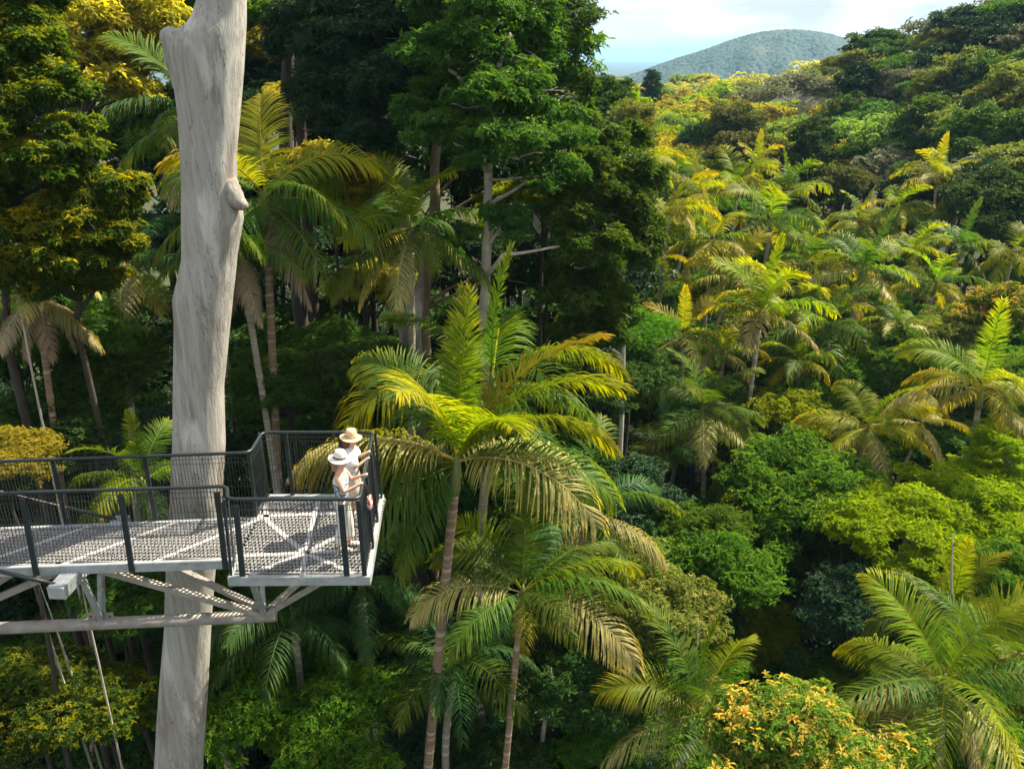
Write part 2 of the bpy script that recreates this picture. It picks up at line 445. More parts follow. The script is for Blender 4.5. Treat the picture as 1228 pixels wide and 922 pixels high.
# ------------------------------------------------------------ foliage library
def leaves(P, A, ln, wd, rg, k=6, spread=(50, 85), curl=0.25, nfv=None, droop=0.15):
    """rosettes of k folded leaves at P (n,3) round axes A (n,3)"""
    n = len(P)
    ref = rg.standard_normal((n, 3))
    X = np.cross(A, ref); X /= np.linalg.norm(X, axis=1)[:, None] + 1e-9
    Yv = np.cross(A, X)
    P = np.repeat(P, k, 0); Ar = np.repeat(A, k, 0); X = np.repeat(X, k, 0); Yv = np.repeat(Yv, k, 0)
    m = n * k
    az = np.tile(np.arange(k) / k * 2 * math.pi, n) + rg.normal(0, 0.35, m)
    tl = np.radians(rg.uniform(spread[0], spread[1], m))
    out = X * np.cos(az)[:, None] + Yv * np.sin(az)[:, None]
    D = out * np.sin(tl)[:, None] + Ar * np.cos(tl)[:, None]
    D[:, 2] -= droop
    D /= np.linalg.norm(D, axis=1)[:, None]
    S = np.cross(D, Ar); S /= np.linalg.norm(S, axis=1)[:, None] + 1e-9
    Nn = np.cross(S, D)
    l_ = ln * (0.5 + 1.05 * rg.random(m) ** 1.5)[:, None]
    w_ = wd * rg.uniform(0.75, 1.2, m)[:, None]
    b = P + D * l_ * 0.08
    mid = P + D * l_ * 0.52
    lft = mid + S * w_ * 0.5 + Nn * w_ * 0.16
    rgt = mid - S * w_ * 0.5 + Nn * w_ * 0.16
    tip = P + D * l_ - Nn * l_ * curl
    V = np.stack([b, rgt, tip, lft], 1).reshape(-1, 3)
    i = np.arange(m) * 4
    F = np.stack([np.stack([i, i + 1, i + 2], 1), np.stack([i, i + 2, i + 3], 1)], 1).reshape(-1, 3)
    lv = np.repeat(np.clip(rg.normal(0.5, 0.26, m), 0, 1), 2)
    nf = np.repeat(np.repeat(nfv, k) if nfv is not None else np.zeros(m), 2)
    return V, F, lv, nf


def crown_mesh(name, puffs, nros, ln, wd, seed, k=6, flush=0.25, up=0.55, shell=(0.70, 1.06), under=0.35, interior=0.12, spread=(45, 88), puffnoise=0.32):
    rg = np.random.default_rng(seed)
    pf = np.array(puffs, float)                       # cx cy cz rx ry rz
    sub = []
    for p in pf:                                      # break every puff into a ragged cluster of smaller ones
        sub.append(np.concatenate([p[:3], p[3:] * 0.66]))
        for _ in range(9):
            d = rg.standard_normal(3); d /= np.linalg.norm(d); d[2] = d[2] * 0.8 + 0.12
            f = rg.uniform(0.24, 0.5)
            sub.append(np.concatenate([p[:3] + d * p[3:] * rg.uniform(0.55, 1.0), p[3:] * f * np.array([rg.uniform(0.8, 1.3), rg.uniform(0.8, 1.3), rg.uniform(0.5, 0.9)])]))
    pf = np.array(sub)
    area = (pf[:, 3] * pf[:, 4] + pf[:, 3] * pf[:, 5] + pf[:, 4] * pf[:, 5])
    cnt = np.maximum(4, (nros * area / area.sum()).astype(int))
    Ps, As, Ns = [], [], []
    for p, c in zip(pf, cnt):
        d = rg.standard_normal((c, 3)); d /= np.linalg.norm(d, axis=1)[:, None]
        keep = (d[:, 2] > -0.25) | (rg.random(c) < under)
        d = d[keep]
        # lumpy radius: a few random lobes per puff make twig clusters
        lob = rg.standard_normal((14, 3)); lob /= np.linalg.norm(lob, axis=1)[:, None]
        lump = np.max(d @ lob.T, axis=1) ** 6
        r = rg.uniform(shell[0], shell[1], len(d)) * (1 - puffnoise + puffnoise * 1.6 * lump)
        ins = rg.random(len(d)) < interior
        r = np.where(ins, rg.uniform(0.2, 0.7, len(d)), r)
        q = p[:3] + d * r[:, None] * p[3:6] + rg.normal(0, 0.35, (len(d), 3)) * ln
        a = d * (1 - up) + np.array([0, 0, up]) + rg.normal(0, 0.22, (len(d), 3))
        a /= np.linalg.norm(a, axis=1)[:, None]
        Ps.append(q); As.append(a)
        Ns.append(np.clip((d[:, 2] * 0.6 + 0.15 + rg.normal(0, 0.28, len(d))) * lump, 0, 1) * flush * (r > 0.85) * 2)
    P = np.vstack(Ps); A = np.vstack(As); nf = np.clip(np.concatenate(Ns), 0, 1)
    # drop what is buried deep inside another puff
    bur = np.zeros(len(P), bool)
    for p in pf:
        bur |= (((P - p[:3]) / p[3:6]) ** 2).sum(1) < 0.30
    bur &= rg.random(len(P)) > 0.12
    P, A, nf = P[~bur], A[~bur], nf[~bur]
    V, F, lv, nfa = leaves(P, A, ln, wd, rg, k, spread, nfv=nf)
    return npmesh(name, V, F, False, {'lv': lv, 'nf': nfa})


def dome_puffs(Rr, n, seed, flat=0.75, pr=(0.26, 0.42), low=-0.35):
    rg = np.random.default_rng(seed)
    out = [(0, 0, 0.05 * Rr, 0.5 * Rr, 0.5 * Rr, 0.42 * Rr)]
    while len(out) < n:
        d = rg.standard_normal(3); d /= np.linalg.norm(d)
        if d[2] < low: continue
        r = rg.uniform(0.5, 0.84) * Rr
        s = rg.uniform(*pr) * Rr
        out.append((d[0] * r, d[1] * r, d[2] * r * flat, s, s * rg.uniform(0.85, 1.15), s * rg.uniform(0.6, 0.85)))
    return out


def column_puffs(Rr, n, seed):
    rg = np.random.default_rng(seed)
    out = []
    for i in range(n):
        t = i / (n - 1)
        a = i * 2.4
        w = Rr * 0.62 * math.sin(math.pi * (0.12 + 0.8 * t)) ** 0.7
        s = Rr * rg.uniform(0.30, 0.44)
        out.append((math.cos(a) * w * 0.8, math.sin(a) * w * 0.8, (t * 2.4 - 1.2) * Rr, s, s, s * 0.8))
    return out


def layer_puffs(Rr, n, seed):
    rg = np.random.default_rng(seed)
    out = []
    for i in range(n):
        a = rg.uniform(0, 6.28); r = Rr * math.sqrt(rg.uniform(0.02, 0.9))
        s = Rr * rg.uniform(0.22, 0.36)
        out.append((math.cos(a) * r, math.sin(a) * r, Rr * (0.42 * (1 - (r / Rr) ** 2) + rg.uniform(-0.16, 0.1)), s * 1.15, s * 1.15, s * 0.42))
    return out


def make_plain_forest():
    """far woods between the valley and the hill, seen as one mass"""
    rg = np.random.default_rng(8)
    n = 2100
    y = 250 + 750 * rg.random(n) ** 1.4
    x = y * rg.uniform(0.02, 0.52, n)
    r = rg.uniform(2.6, 4.6, n)
    z = ground_z(x, y) + rg.uniform(0.5, 4.0, n)
    k = 26
    d = rg.standard_normal((n, k, 3)); d[..., 2] = np.abs(d[..., 2]) * 0.9 - 0.25
    d /= np.linalg.norm(d, axis=2)[..., None]
    P = np.stack([x, y, z], 1)[:, None] + d * r[:, None, None] * np.array([1, 1, 0.85]) * rg.uniform(0.8, 1.1, (n, k))[..., None]
    A = d * 0.6 + np.array([0, 0, 0.5]); A /= np.linalg.norm(A, axis=2)[..., None]
    Vv, F, lv, nf = leaves(P.reshape(-1, 3), A.reshape(-1, 3), 1.5, 0.85, rg, 4, (45, 80))
    lv = np.clip(np.repeat(np.clip(rg.normal(0.5, 0.3, n), 0, 1), k * 8) + rg.normal(0, 0.15, len(lv)), 0, 1)
    tag(link('far_forest', npmesh('far_forest', Vv, F, False, {'lv': lv, 'nf': nf}), LM['gold']), 'far sunlit woods running out to the foot of the blue hill', 'woods', kind='stuff')
make_plain_forest()


RL = 3.0
LIB = {}
def lib(kind, near, var):
    key = (kind, near, var)
    if key in LIB: return LIB[key]
    sd_ = 100 * var + (50 if near else 0) + {'dome': 1, 'col': 2, 'layer': 3, 'airy': 4}[kind]
    if kind == 'dome': pf = dome_puffs(RL, 24 + 4 * var, sd_)
    elif kind == 'col': pf = column_puffs(RL * 0.8, 16 + var * 2, sd_)
    else: pf = layer_puffs(RL, 24, sd_)
    if kind == 'airy':
        me = crown_mesh(f'crown_{kind}', pf, 5200 if near else 2300, 0.15 if near else 0.26, 0.065 if near else 0.12, sd_, 5, 0.3, 0.6, (0.6, 1.1), 0.2, 0.3)
    else:
        nr = {0: 5200, 1: 11500, 2: 2300}[near]
        me = crown_mesh(f'crown_{kind}', pf, nr, {0: 0.24, 1: 0.165, 2: 0.34}[near], {0: 0.115, 1: 0.072, 2: 0.18}[near], sd_, 6, 0.32)
    LIB[key] = (me, pf)
    return LIB[key]


def limb(mb, a, b, r0, r1, rg, n=6, sag=0.12, wob=0.05):
    a, b = Vector(a), Vector(b)
    L_ = (b - a).length
    pts, rad = [], []
    for i in range(n + 1):
        t = i / n
        p = a.lerp(b, t)
        p.z -= sag * L_ * math.sin(math.pi * t)
        if 0 < i < n: p += Vector(rg.normal(0, wob, 3)) * L_ * 0.6
        pts.append(p); rad.append(r0 + (r1 - r0) * t ** 0.8)
    pts = [pts[0]] + [(pts[i - 1] + pts[i] * 2 + pts[i + 1]) / 4 for i in range(1, n)] + [pts[-1]]
    mb.tube(pts, rad, 6 if r0 < 0.08 else 8, jit=0.03)


def tree_trunk(c, base, pf, S, rz, r0, rg, nl=9, fork=0.55, wob=0.02):
    """trunk from base up into the crown, limbs to its puffs; local to base. c: crown centre"""
    mb = MB()
    c, base = Vector(c), Vector(base)
    top = c - base
    n = 9
    pts, rad = [], []
    H = max(top.length, 0.5)
    for i in range(n + 1):
        t = i / n
        p = top * t + Vector(((rg.normal(0, wob) if 0 < i < n else 0) * H, (rg.normal(0, wob) if 0 < i < n else 0) * H, 0))
        pts.append(p)
        rad.append(r0 * (1.35 if i == 0 else 1) * (1 - 0.62 * t))
    for _ in range(2): pts = [pts[0]] + [(pts[i - 1] + pts[i] * 2 + pts[i + 1]) / 4 for i in range(1, n)] + [pts[-1]]
    mb.tube(pts, rad, 10, jit=0.04)
    ca, sa = math.cos(rz), math.sin(rz)
    idx = list(range(len(pf))); rg.shuffle(idx)
    for i in idx[:nl]:
        p = pf[i]
        x, y, z = p[0] * S[0], p[1] * S[1], p[2] * S[2]
        tgt = top + Vector((x * ca - y * sa, x * sa + y * ca, z))
        f0 = max(fork, 1 - 0.9 * abs(S[2]) * RL / H)
        s = top * rg.uniform(min(f0, 0.95), 0.97)
        limb(mb, s, tgt, r0 * 0.34, r0 * 0.09, rg, 6, -0.05, 0.05)
    return mb


ALL_TREES = []
def tree(label, px, py, Y, rad, mat, kind='dome', near=1, var=0, squash=1.0, bark='bark_grey', group=None, name='rainforest_tree', cat='tree', tr=None, nl=9, sink=0.0, base_dx=0.0, loc=None):
    c = Vector(loc) if loc is not None else at(px, py, Y)
    c = c - Vector((0, 0, sink))
    me, pf = lib(kind, near, var)
    s = rad / RL
    S = (s * random.uniform(0.92, 1.08), s * random.uniform(0.92, 1.08), s * squash)
    rz = random.uniform(0, 6.28)
    bx, by = c.x + base_dx, c.y
    gz = float(ground_z(bx, by)) - 0.15
    if gz > c.z - rad * 0.3: gz = c.z - rad * 0.6
    root = thing(name, label, cat, (bx, by, gz), group)
    rg = np.random.default_rng(random.randrange(1 << 30))
    r0 = tr or (0.05 + 0.045 * rad)
    tree_trunk(c, (bx, by, gz), pf, S, rz, r0, rg, nl).build('trunk', M[bark], root, True)
    cr = link('crown', me, LM[mat], root)
    cr.location = c - Vector((bx, by, gz))
    cr.rotation_euler = (0, 0, rz)
    cr.scale = S
    ALL_TREES.append(root)
    return root


def custom_tree(label, puffs, base, trunkpts, mat, nros, ln, wd, seed, bark, r0, limbs=(), name='rainforest_tree', flush=0.25, twigs=2, **kw):
    """puffs in world coordinates; trunk through world points"""
    root = thing(name, label, 'tree', base)
    b = Vector(base)
    pf = [(p[0] - b.x, p[1] - b.y, p[2] - b.z, p[3], p[4], p[5]) for p in puffs]
    rg = np.random.default_rng(seed)
    main = list(pf)
    for p in main:                          # ragged satellites so the layers run into each other
        for _ in range(2):
            d = rg.standard_normal(3); d /= np.linalg.norm(d)
            f = rg.uniform(0.28, 0.55)
            pf.append((p[0] + d[0] * p[3] * 1.05, p[1] + d[1] * p[4] * 1.05, p[2] + d[2] * p[5] * 1.25, p[3] * f, p[4] * f, p[5] * f * rg.uniform(0.7, 1.3)))
    mb = MB()
    pts = [Vector(p) - b for p in trunkpts]
    n = len(pts)
    P = []
    for i in range(n - 1):
        for k in range(4):
            P.append(pts[i].lerp(pts[i + 1], k / 4) + Vector(rg.normal(0, 0.03, 3)))
    P.append(pts[-1])
    mb.tube(P, [r0 * (1 - 0.7 * i / len(P)) for i in range(len(P))], 12, jit=0.03)
    for l_ in limbs:                       # each limb: list of world points, r0, r1
        q = [Vector(p) - b for p in l_[0]]
        for i in range(len(q) - 1):
            f0, f1 = i / (len(q) - 1), (i + 1) / (len(q) - 1)
            limb(mb, q[i], q[i + 1], l_[1] + (l_[2] - l_[1]) * f0, l_[1] + (l_[2] - l_[1]) * f1, rg, 5, 0.02, 0.03)
    for p in main:                         # twig-bearing branches into every puff
        c = Vector(p[:3])
        s = min(P, key=lambda q: (q - c).length + max(0, q.z - c.z + 0.8) * 3)
        limb(mb, s, c, 0.075, 0.02, rg, 6, -0.04, 0.05)
        for _ in range(twigs):              # bare twigs that leave the limb and run out past the leaves
            a = s.lerp(c, rg.uniform(0.4, 0.9))
            e = c + Vector((rg.uniform(-1, 1) * p[3], -rg.uniform(0.5, 1.0) * p[4], -rg.uniform(0.2, 0.95) * p[5]))
            limb(mb, a, e, 0.030, 0.009, rg, 6, 0.03, 0.06)
    mb.build('trunk', M[bark], root, True)
    link('crown', crown_mesh('crown', pf, nros, ln, wd, seed, flush=flush, **kw), LM[mat], root)
    return root


# ------------------------------------------------------------ palms
def frond_mesh(name, e0, bend, L_, nl, maxl, hang, twist, seed, vee=25, w=0.036, petiole=0.13, gap=0.0):
    rg = np.random.default_rng(seed)
    n = 26
    s = np.linspace(0, 1, n)
    th = np.radians(e0 - bend * s ** 1.35)
    ds = L_ / (n - 1)
    x = np.concatenate(([0], np.cumsum(np.cos(th[:-1]) * ds)))
    z = np.concatenate(([0], np.cumsum(np.sin(th[:-1]) * ds)))
    side = rg.normal(0, 0.06) * L_ * s ** 2
    RP = np.stack([x, side, z], 1)
    mb = MB()
    mb.tube(RP, 0.022 * (1 - 0.88 * s) + 0.002, 5)
    VR = np.vstack(mb.v); QR = np.vstack(mb.q); TR = np.vstack(mb.t)
    u = np.repeat(np.linspace(petiole, 1.0, nl), 2)
    sg = np.tile([1.0, -1.0], nl)
    u = np.clip(u + rg.normal(0, 0.003, len(u)), petiole, 1)
    if gap:
        k = rg.random(len(u)) > gap * (0.3 + u); u, sg = u[k], sg[k]
    def ip(a): return np.stack([np.interp(u, s, a[:, i]) for i in range(3)], 1)
    P = ip(RP)
    tg = np.gradient(RP, axis=0); tg /= np.linalg.norm(tg, axis=1)[:, None]
    T = ip(tg); T /= np.linalg.norm(T, axis=1)[:, None]
    B = np.cross(np.array([0, 0, 1.0]), T)
    nb = np.linalg.norm(B, axis=1)[:, None]
    B = np.where(nb > 0.05, B / (nb + 1e-9), np.array([0, 1.0, 0]))
    Nv = np.cross(T, B)
    tw = np.radians(twist) * u
    B2 = B * np.cos(tw)[:, None] + Nv * np.sin(tw)[:, None]
    N2 = -B * np.sin(tw)[:, None] + Nv * np.cos(tw)[:, None]
    prof = np.interp(u, [petiole, 0.25, 0.5, 0.75, 0.92, 1.0], [0.55, 0.95, 1.0, 0.85, 0.55, 0.40])
    ll = maxl * prof * rg.uniform(0.9, 1.08, len(u))
    fw = np.radians(np.interp(u, [0, 0.5, 1], [16, 30, 62]) + rg.normal(0, 5, len(u)))
    vv = np.radians(np.interp(u, [0, 1], [vee, vee * 0.4]) + rg.normal(0, 6, len(u)))
    D = (B2 * (sg * np.cos(vv))[:, None] + N2 * np.sin(vv)[:, None]) * np.cos(fw)[:, None] + T * np.sin(fw)[:, None]
    D /= np.linalg.norm(D, axis=1)[:, None]
    ns = 4
    wp = np.array([0.55, 1.0, 0.9, 0.55, 0.06]) * w
    hg = hang * rg.uniform(0.7, 1.3, len(u))
    pts = [P]
    d = D.copy()
    rows = []
    for k in range(ns + 1):
        W = T - d * np.sum(T * d, 1)[:, None]
        W /= np.linalg.norm(W, axis=1)[:, None] + 1e-9
        rows.append((pts[-1] - W * wp[k] * 0.5, pts[-1] + W * wp[k] * 0.5))
        if k < ns:
            pts.append(pts[-1] + d * (ll / ns)[:, None])
            d = d.copy(); d[:, 2] -= hg * (0.35 + 0.25 * k)
            d /= np.linalg.norm(d, axis=1)[:, None]
    m = len(u)
    V = np.stack([v for r_ in rows for v in r_], 1)     # m, 2(ns+1), 3
    F = []
    for k in range(ns):
        a = np.arange(m) * (2 * (ns + 1)) + 2 * k
        F.append(np.stack([a, a + 1, a + 3, a + 2], 1))
    F = np.stack(F, 1).reshape(-1, 4)
    lv = np.repeat(np.clip(rg.normal(0.5, 0.25, m), 0, 1), ns)
    seg = np.tile(np.arange(ns) / (ns - 1), m)
    nf = np.clip((np.repeat(u, ns) - 0.35) * 0.75 * (0.5 + 0.8 * seg) + rg.normal(0, 0.12, m * ns), 0, 1) ** 1.2
    VV = np.vstack([V.reshape(-1, 3), VR])
    o = m * 2 * (ns + 1)
    lvA = np.concatenate([lv, np.full(len(QR), 0.9), np.full(len(TR), 0.9)])
    nfA = np.concatenate([nf, np.full(len(QR), 0.35), np.full(len(TR), 0.35)])
    return npmesh(name, VV, [F, QR + o, TR + o], False, {'lv': lvA, 'nf': nfA})


FR = {}
FKIND = [  # e0, bend, hang, vee, twist
    (84, 14, 0.10, 8, 0), (68, 62, 0.34, 24, 30), (56, 82, 0.50, 18, 45), (42, 86, 0.68, 12, 50),
    (26, 78, 0.85, 6, 40), (8, 66, 0.95, 0, 25), (-18, 50, 1.0, -10, 15), (-48, 34, 0.9, -14, 10)]
def frond(k, var, near=True):
    key = (k, var, near)
    if key not in FR:
        e0, bd, hg, ve, tw = FKIND[k]
        sgn = 1 if var % 2 else -1
        j = (var - 2) * 5
        FR[key] = frond_mesh('frond', e0 + j, bd + j, 3.0, 86 if near else 44, 0.92 if k else 0.5, hg, tw * sgn, 31 * k + var + 500 * near, ve, 0.036 if near else 0.068, 0.12, 0.05 + (0.1 if k > 4 else 0) + (0.28 if var == 3 else 0))
    return FR[key]


ELEV = np.array([84, 62, 45, 28, 8, -12, -34, -60.])
def pick(e): return int(np.argmin(np.abs(np.array([f[0] for f in FKIND]) - e)))


def palm(label, px, py, Y, L_, mats, n=13, foot=None, bark='palm_grey', group=None, near=True, spec=None, shaft='shaft', tr=0.13, dead=0, infl=0, name='bangalow_palm', footdrop=None, top=74, low=-30, loc=None, az0=None):
    name = 'palm_tree'
    c = Vector(loc) if loc is not None else at(px, py, Y)
    if foot:
        f2 = at(foot[0], foot[1], Y)
        dr = (f2 - c); dr = dr / max(0.3, -dr.z)
    else:
        dr = Vector((random.gauss(0, 0.05), random.gauss(0, 0.04), -1))
    gz = float(ground_z(c.x, c.y)) - 0.1
    hgt = max(1.2, c.z - gz)
    if footdrop: hgt = footdrop
    fl = c + Vector((dr.x * hgt, dr.y * hgt, -hgt))
    fl.z = min(fl.z, float(ground_z(fl.x, fl.y)) + 0.0) if not footdrop else fl.z
    root = thing(name, label, 'palm', fl, group)
    k = 22
    sc_ = L_ / 3.0
    cs = 0.85 * sc_
    topc = c - fl
    ax = (topc.normalized())
    trunk_top = topc - ax * cs
    bow = Vector((random.gauss(0, 0.03), random.gauss(0, 0.03), 0)) * hgt
    pts = [trunk_top * (i / k) + bow * math.sin(math.pi * i / k) * (0.35 if foot else 1) for i in range(k + 1)]
    rr = [tr * sc_ ** 0.5 * (1.5 - 0.5 * min(1, i / 2)) * (1 - 0.22 * i / k) for i in range(k + 1)]
    mb = MB(); mb.tube(pts, rr, 10, jit=0.015)
    mb.build('trunk', M[bark], root, True)
    mb = MB()
    mb.tube([trunk_top + ax * cs * t for t in (-0.02, 0.12, 0.4, 0.75, 1.0, 1.12)], [rr[-1] * q for q in (1.0, 1.28, 1.15, 0.85, 0.6, 0.2)], 10)
    mb.build('crownshaft', M[shaft], root, True)
    if spec is None:
        spec = []
        a0 = random.uniform(0, 360) if az0 is None else az0
        for i in range(n):
            t = i / (n - 1)
            e = top + (low - top) * t ** 0.8 + random.gauss(0, 5)
            mt = mats[min(len(mats) - 1, int(t * len(mats)))]
            spec.append((a0 + i * 137.5 + random.gauss(0, 9), e, mt, random.uniform(0.88, 1.1)))
        for i in range(dead):
            spec.append((random.uniform(0, 360), -60, 'f_dead', 0.85))
    for i, (az, e, mt, ls) in enumerate(spec):
        kk = pick(e)
        o = link('frond', frond(kk, (i * 7 + len(label)) % 5, near), LM[mt], root)
        o.location = topc - ax * cs * (0.05 + 0.25 * (1 - (e + 60) / 150))
        o.rotation_euler = (0, -R(e - FKIND[kk][0]) * 0.7, R(az))
        o.scale = (sc_ * ls,) * 3
    if infl:
        rg = np.random.default_rng(5)
        mb = MB()
        p0 = trunk_top
        for q in range(46):
            a = rg.uniform(0, 6.28); r_ = rg.uniform(0.1, 0.42); l_ = rg.uniform(0.6, 1.15)
            d = Vector((math.cos(a) * r_, math.sin(a) * r_, 0))
            mb.tube([p0 + Vector((math.cos(a), math.sin(a), 0)) * 0.1, p0 + d * 0.9 + Vector((0, 0, -0.12)), p0 + d + Vector((0, 0, -l_ * 0.6)), p0 + d * 1.05 + Vector((0, 0, -l_))], [0.018, 0.016, 0.02, 0.012], 4)
        mb.build('fruit_stalk', M['infl'], root)
    return root

# ------------------------------------------------------------ the giant bare trunk
def giant():
    Yt = 12.95
    prof = [(-60, 240, 296), (0, 236, 295), (18, 231, 295), (27, 226, 295), (34, 215, 294.5), (42, 208, 294), (60, 204, 293), (84, 207, 292), (134, 214, 288), (170, 216.5, 284.5), (188, 217, 283.5), (215, 218.5, 284), (235, 219, 286), (250, 219, 290), (262, 219, 292), (280, 219, 289),
            (309, 219, 284), (332, 214, 282), (356, 208, 279), (386, 210, 276), (465, 209, 268), (534, 208, 270), (600, 205, 266), (705, 199, 256.5), (749, 198, 253), (832, 191.5, 249), (920, 186, 243), (1010, 178, 239), (1100, 169, 236)]
    cz, cx, cr = [], [], []
    for py, l, r in prof:
        a, b = at(l, py, Yt), at(r, py, Yt)
        cz.append(a.z); cx.append((a.x + b.x) / 2); cr.append((b.x - a.x) / 2 * 0.985)
    cz, cx, cr = np.array(cz[::-1]), np.array(cx[::-1]), np.array(cr[::-1])
    gz = float(ground_z(cx[0], Yt)) - 0.3
    zz = np.concatenate([np.linspace(gz, cz[0], 14)[:-1], np.linspace(cz[0], cz[-1], 190)])
    xc = np.interp(zz, cz, cx); rr = np.interp(zz, cz, cr)
    below = np.clip((cz[0] - zz) / (cz[0] - gz), 0, 1)
    rr = rr * (1 + 0.5 * below ** 3)
    k = 72
    th = np.arange(k) / k * 2 * math.pi
    base = Vector((xc[0], Yt, gz))
    V = []
    for z, x, r in zip(zz, xc, rr):
        for t in th:
            nx, ny = math.cos(t), math.sin(t)
            f = 1 + 0.022 * mnoise.noise((nx * 1.6, ny * 1.6, z * 0.18)) + 0.016 * mnoise.noise((nx * 5, ny * 5, z * 0.5)) + 0.006 * mnoise.noise((nx * 16, ny * 16, z * 0.8))
            V.append((x + nx * r * f - base.x, ny * r * f * 0.95, z - gz))
    m = len(zz)
    i, j = np.meshgrid(np.arange(m - 1), np.arange(k), indexing='ij')
    a, b = i * k + j, i * k + (j + 1) % k
    mb = MB()
    mb.add(V, np.stack([a, b, b + k, a + k], -1).reshape(-1, 4))
    root = thing('bare_tree', 'massive pale grey bare tree trunk rising behind the walkway', 'tree', base)
    mb.build('trunk', M['giant'], root, True)
    def stub(pts, rad, nm):
        q = [at(px, py, Y) - base for px, py, Y in pts]
        P, Rr = [], []
        for s in np.linspace(0, 1, 22):
            f = s * (len(q) - 1); i_ = min(int(f), len(q) - 2); t = f - i_; t = t
            P.append(q[i_].lerp(q[i_ + 1], t)); Rr.append(rad[i_] + (rad[i_ + 1] - rad[i_]) * t)
        for _ in range(4): P = [P[0]] + [(P[i - 1] + P[i] * 2 + P[i + 1]) / 4 for i in range(1, len(P) - 1)] + [P[-1]]
        mm = MB(); mm.tube(P, Rr, 18, jit=0.035)
        mm.build(nm, M['giant'], root, True)
    stub([(240, 150, 12.9), (228, 95, 12.8), (217, 64, 12.78), (208, 50, 12.75), (199, 43.5, 12.74), (193.5, 42, 12.74)], [0.20, 0.26, 0.25, 0.19, 0.15, 0.07], 'branch_stub')
    stub([(272, 218, 12.86), (278, 232, 12.82), (284, 241, 12.79), (289.5, 245, 12.77), (294, 246, 12.76), (297, 246, 12.76)], [0.15, 0.16, 0.14, 0.105, 0.08, 0.04], 'branch_stub')
giant()


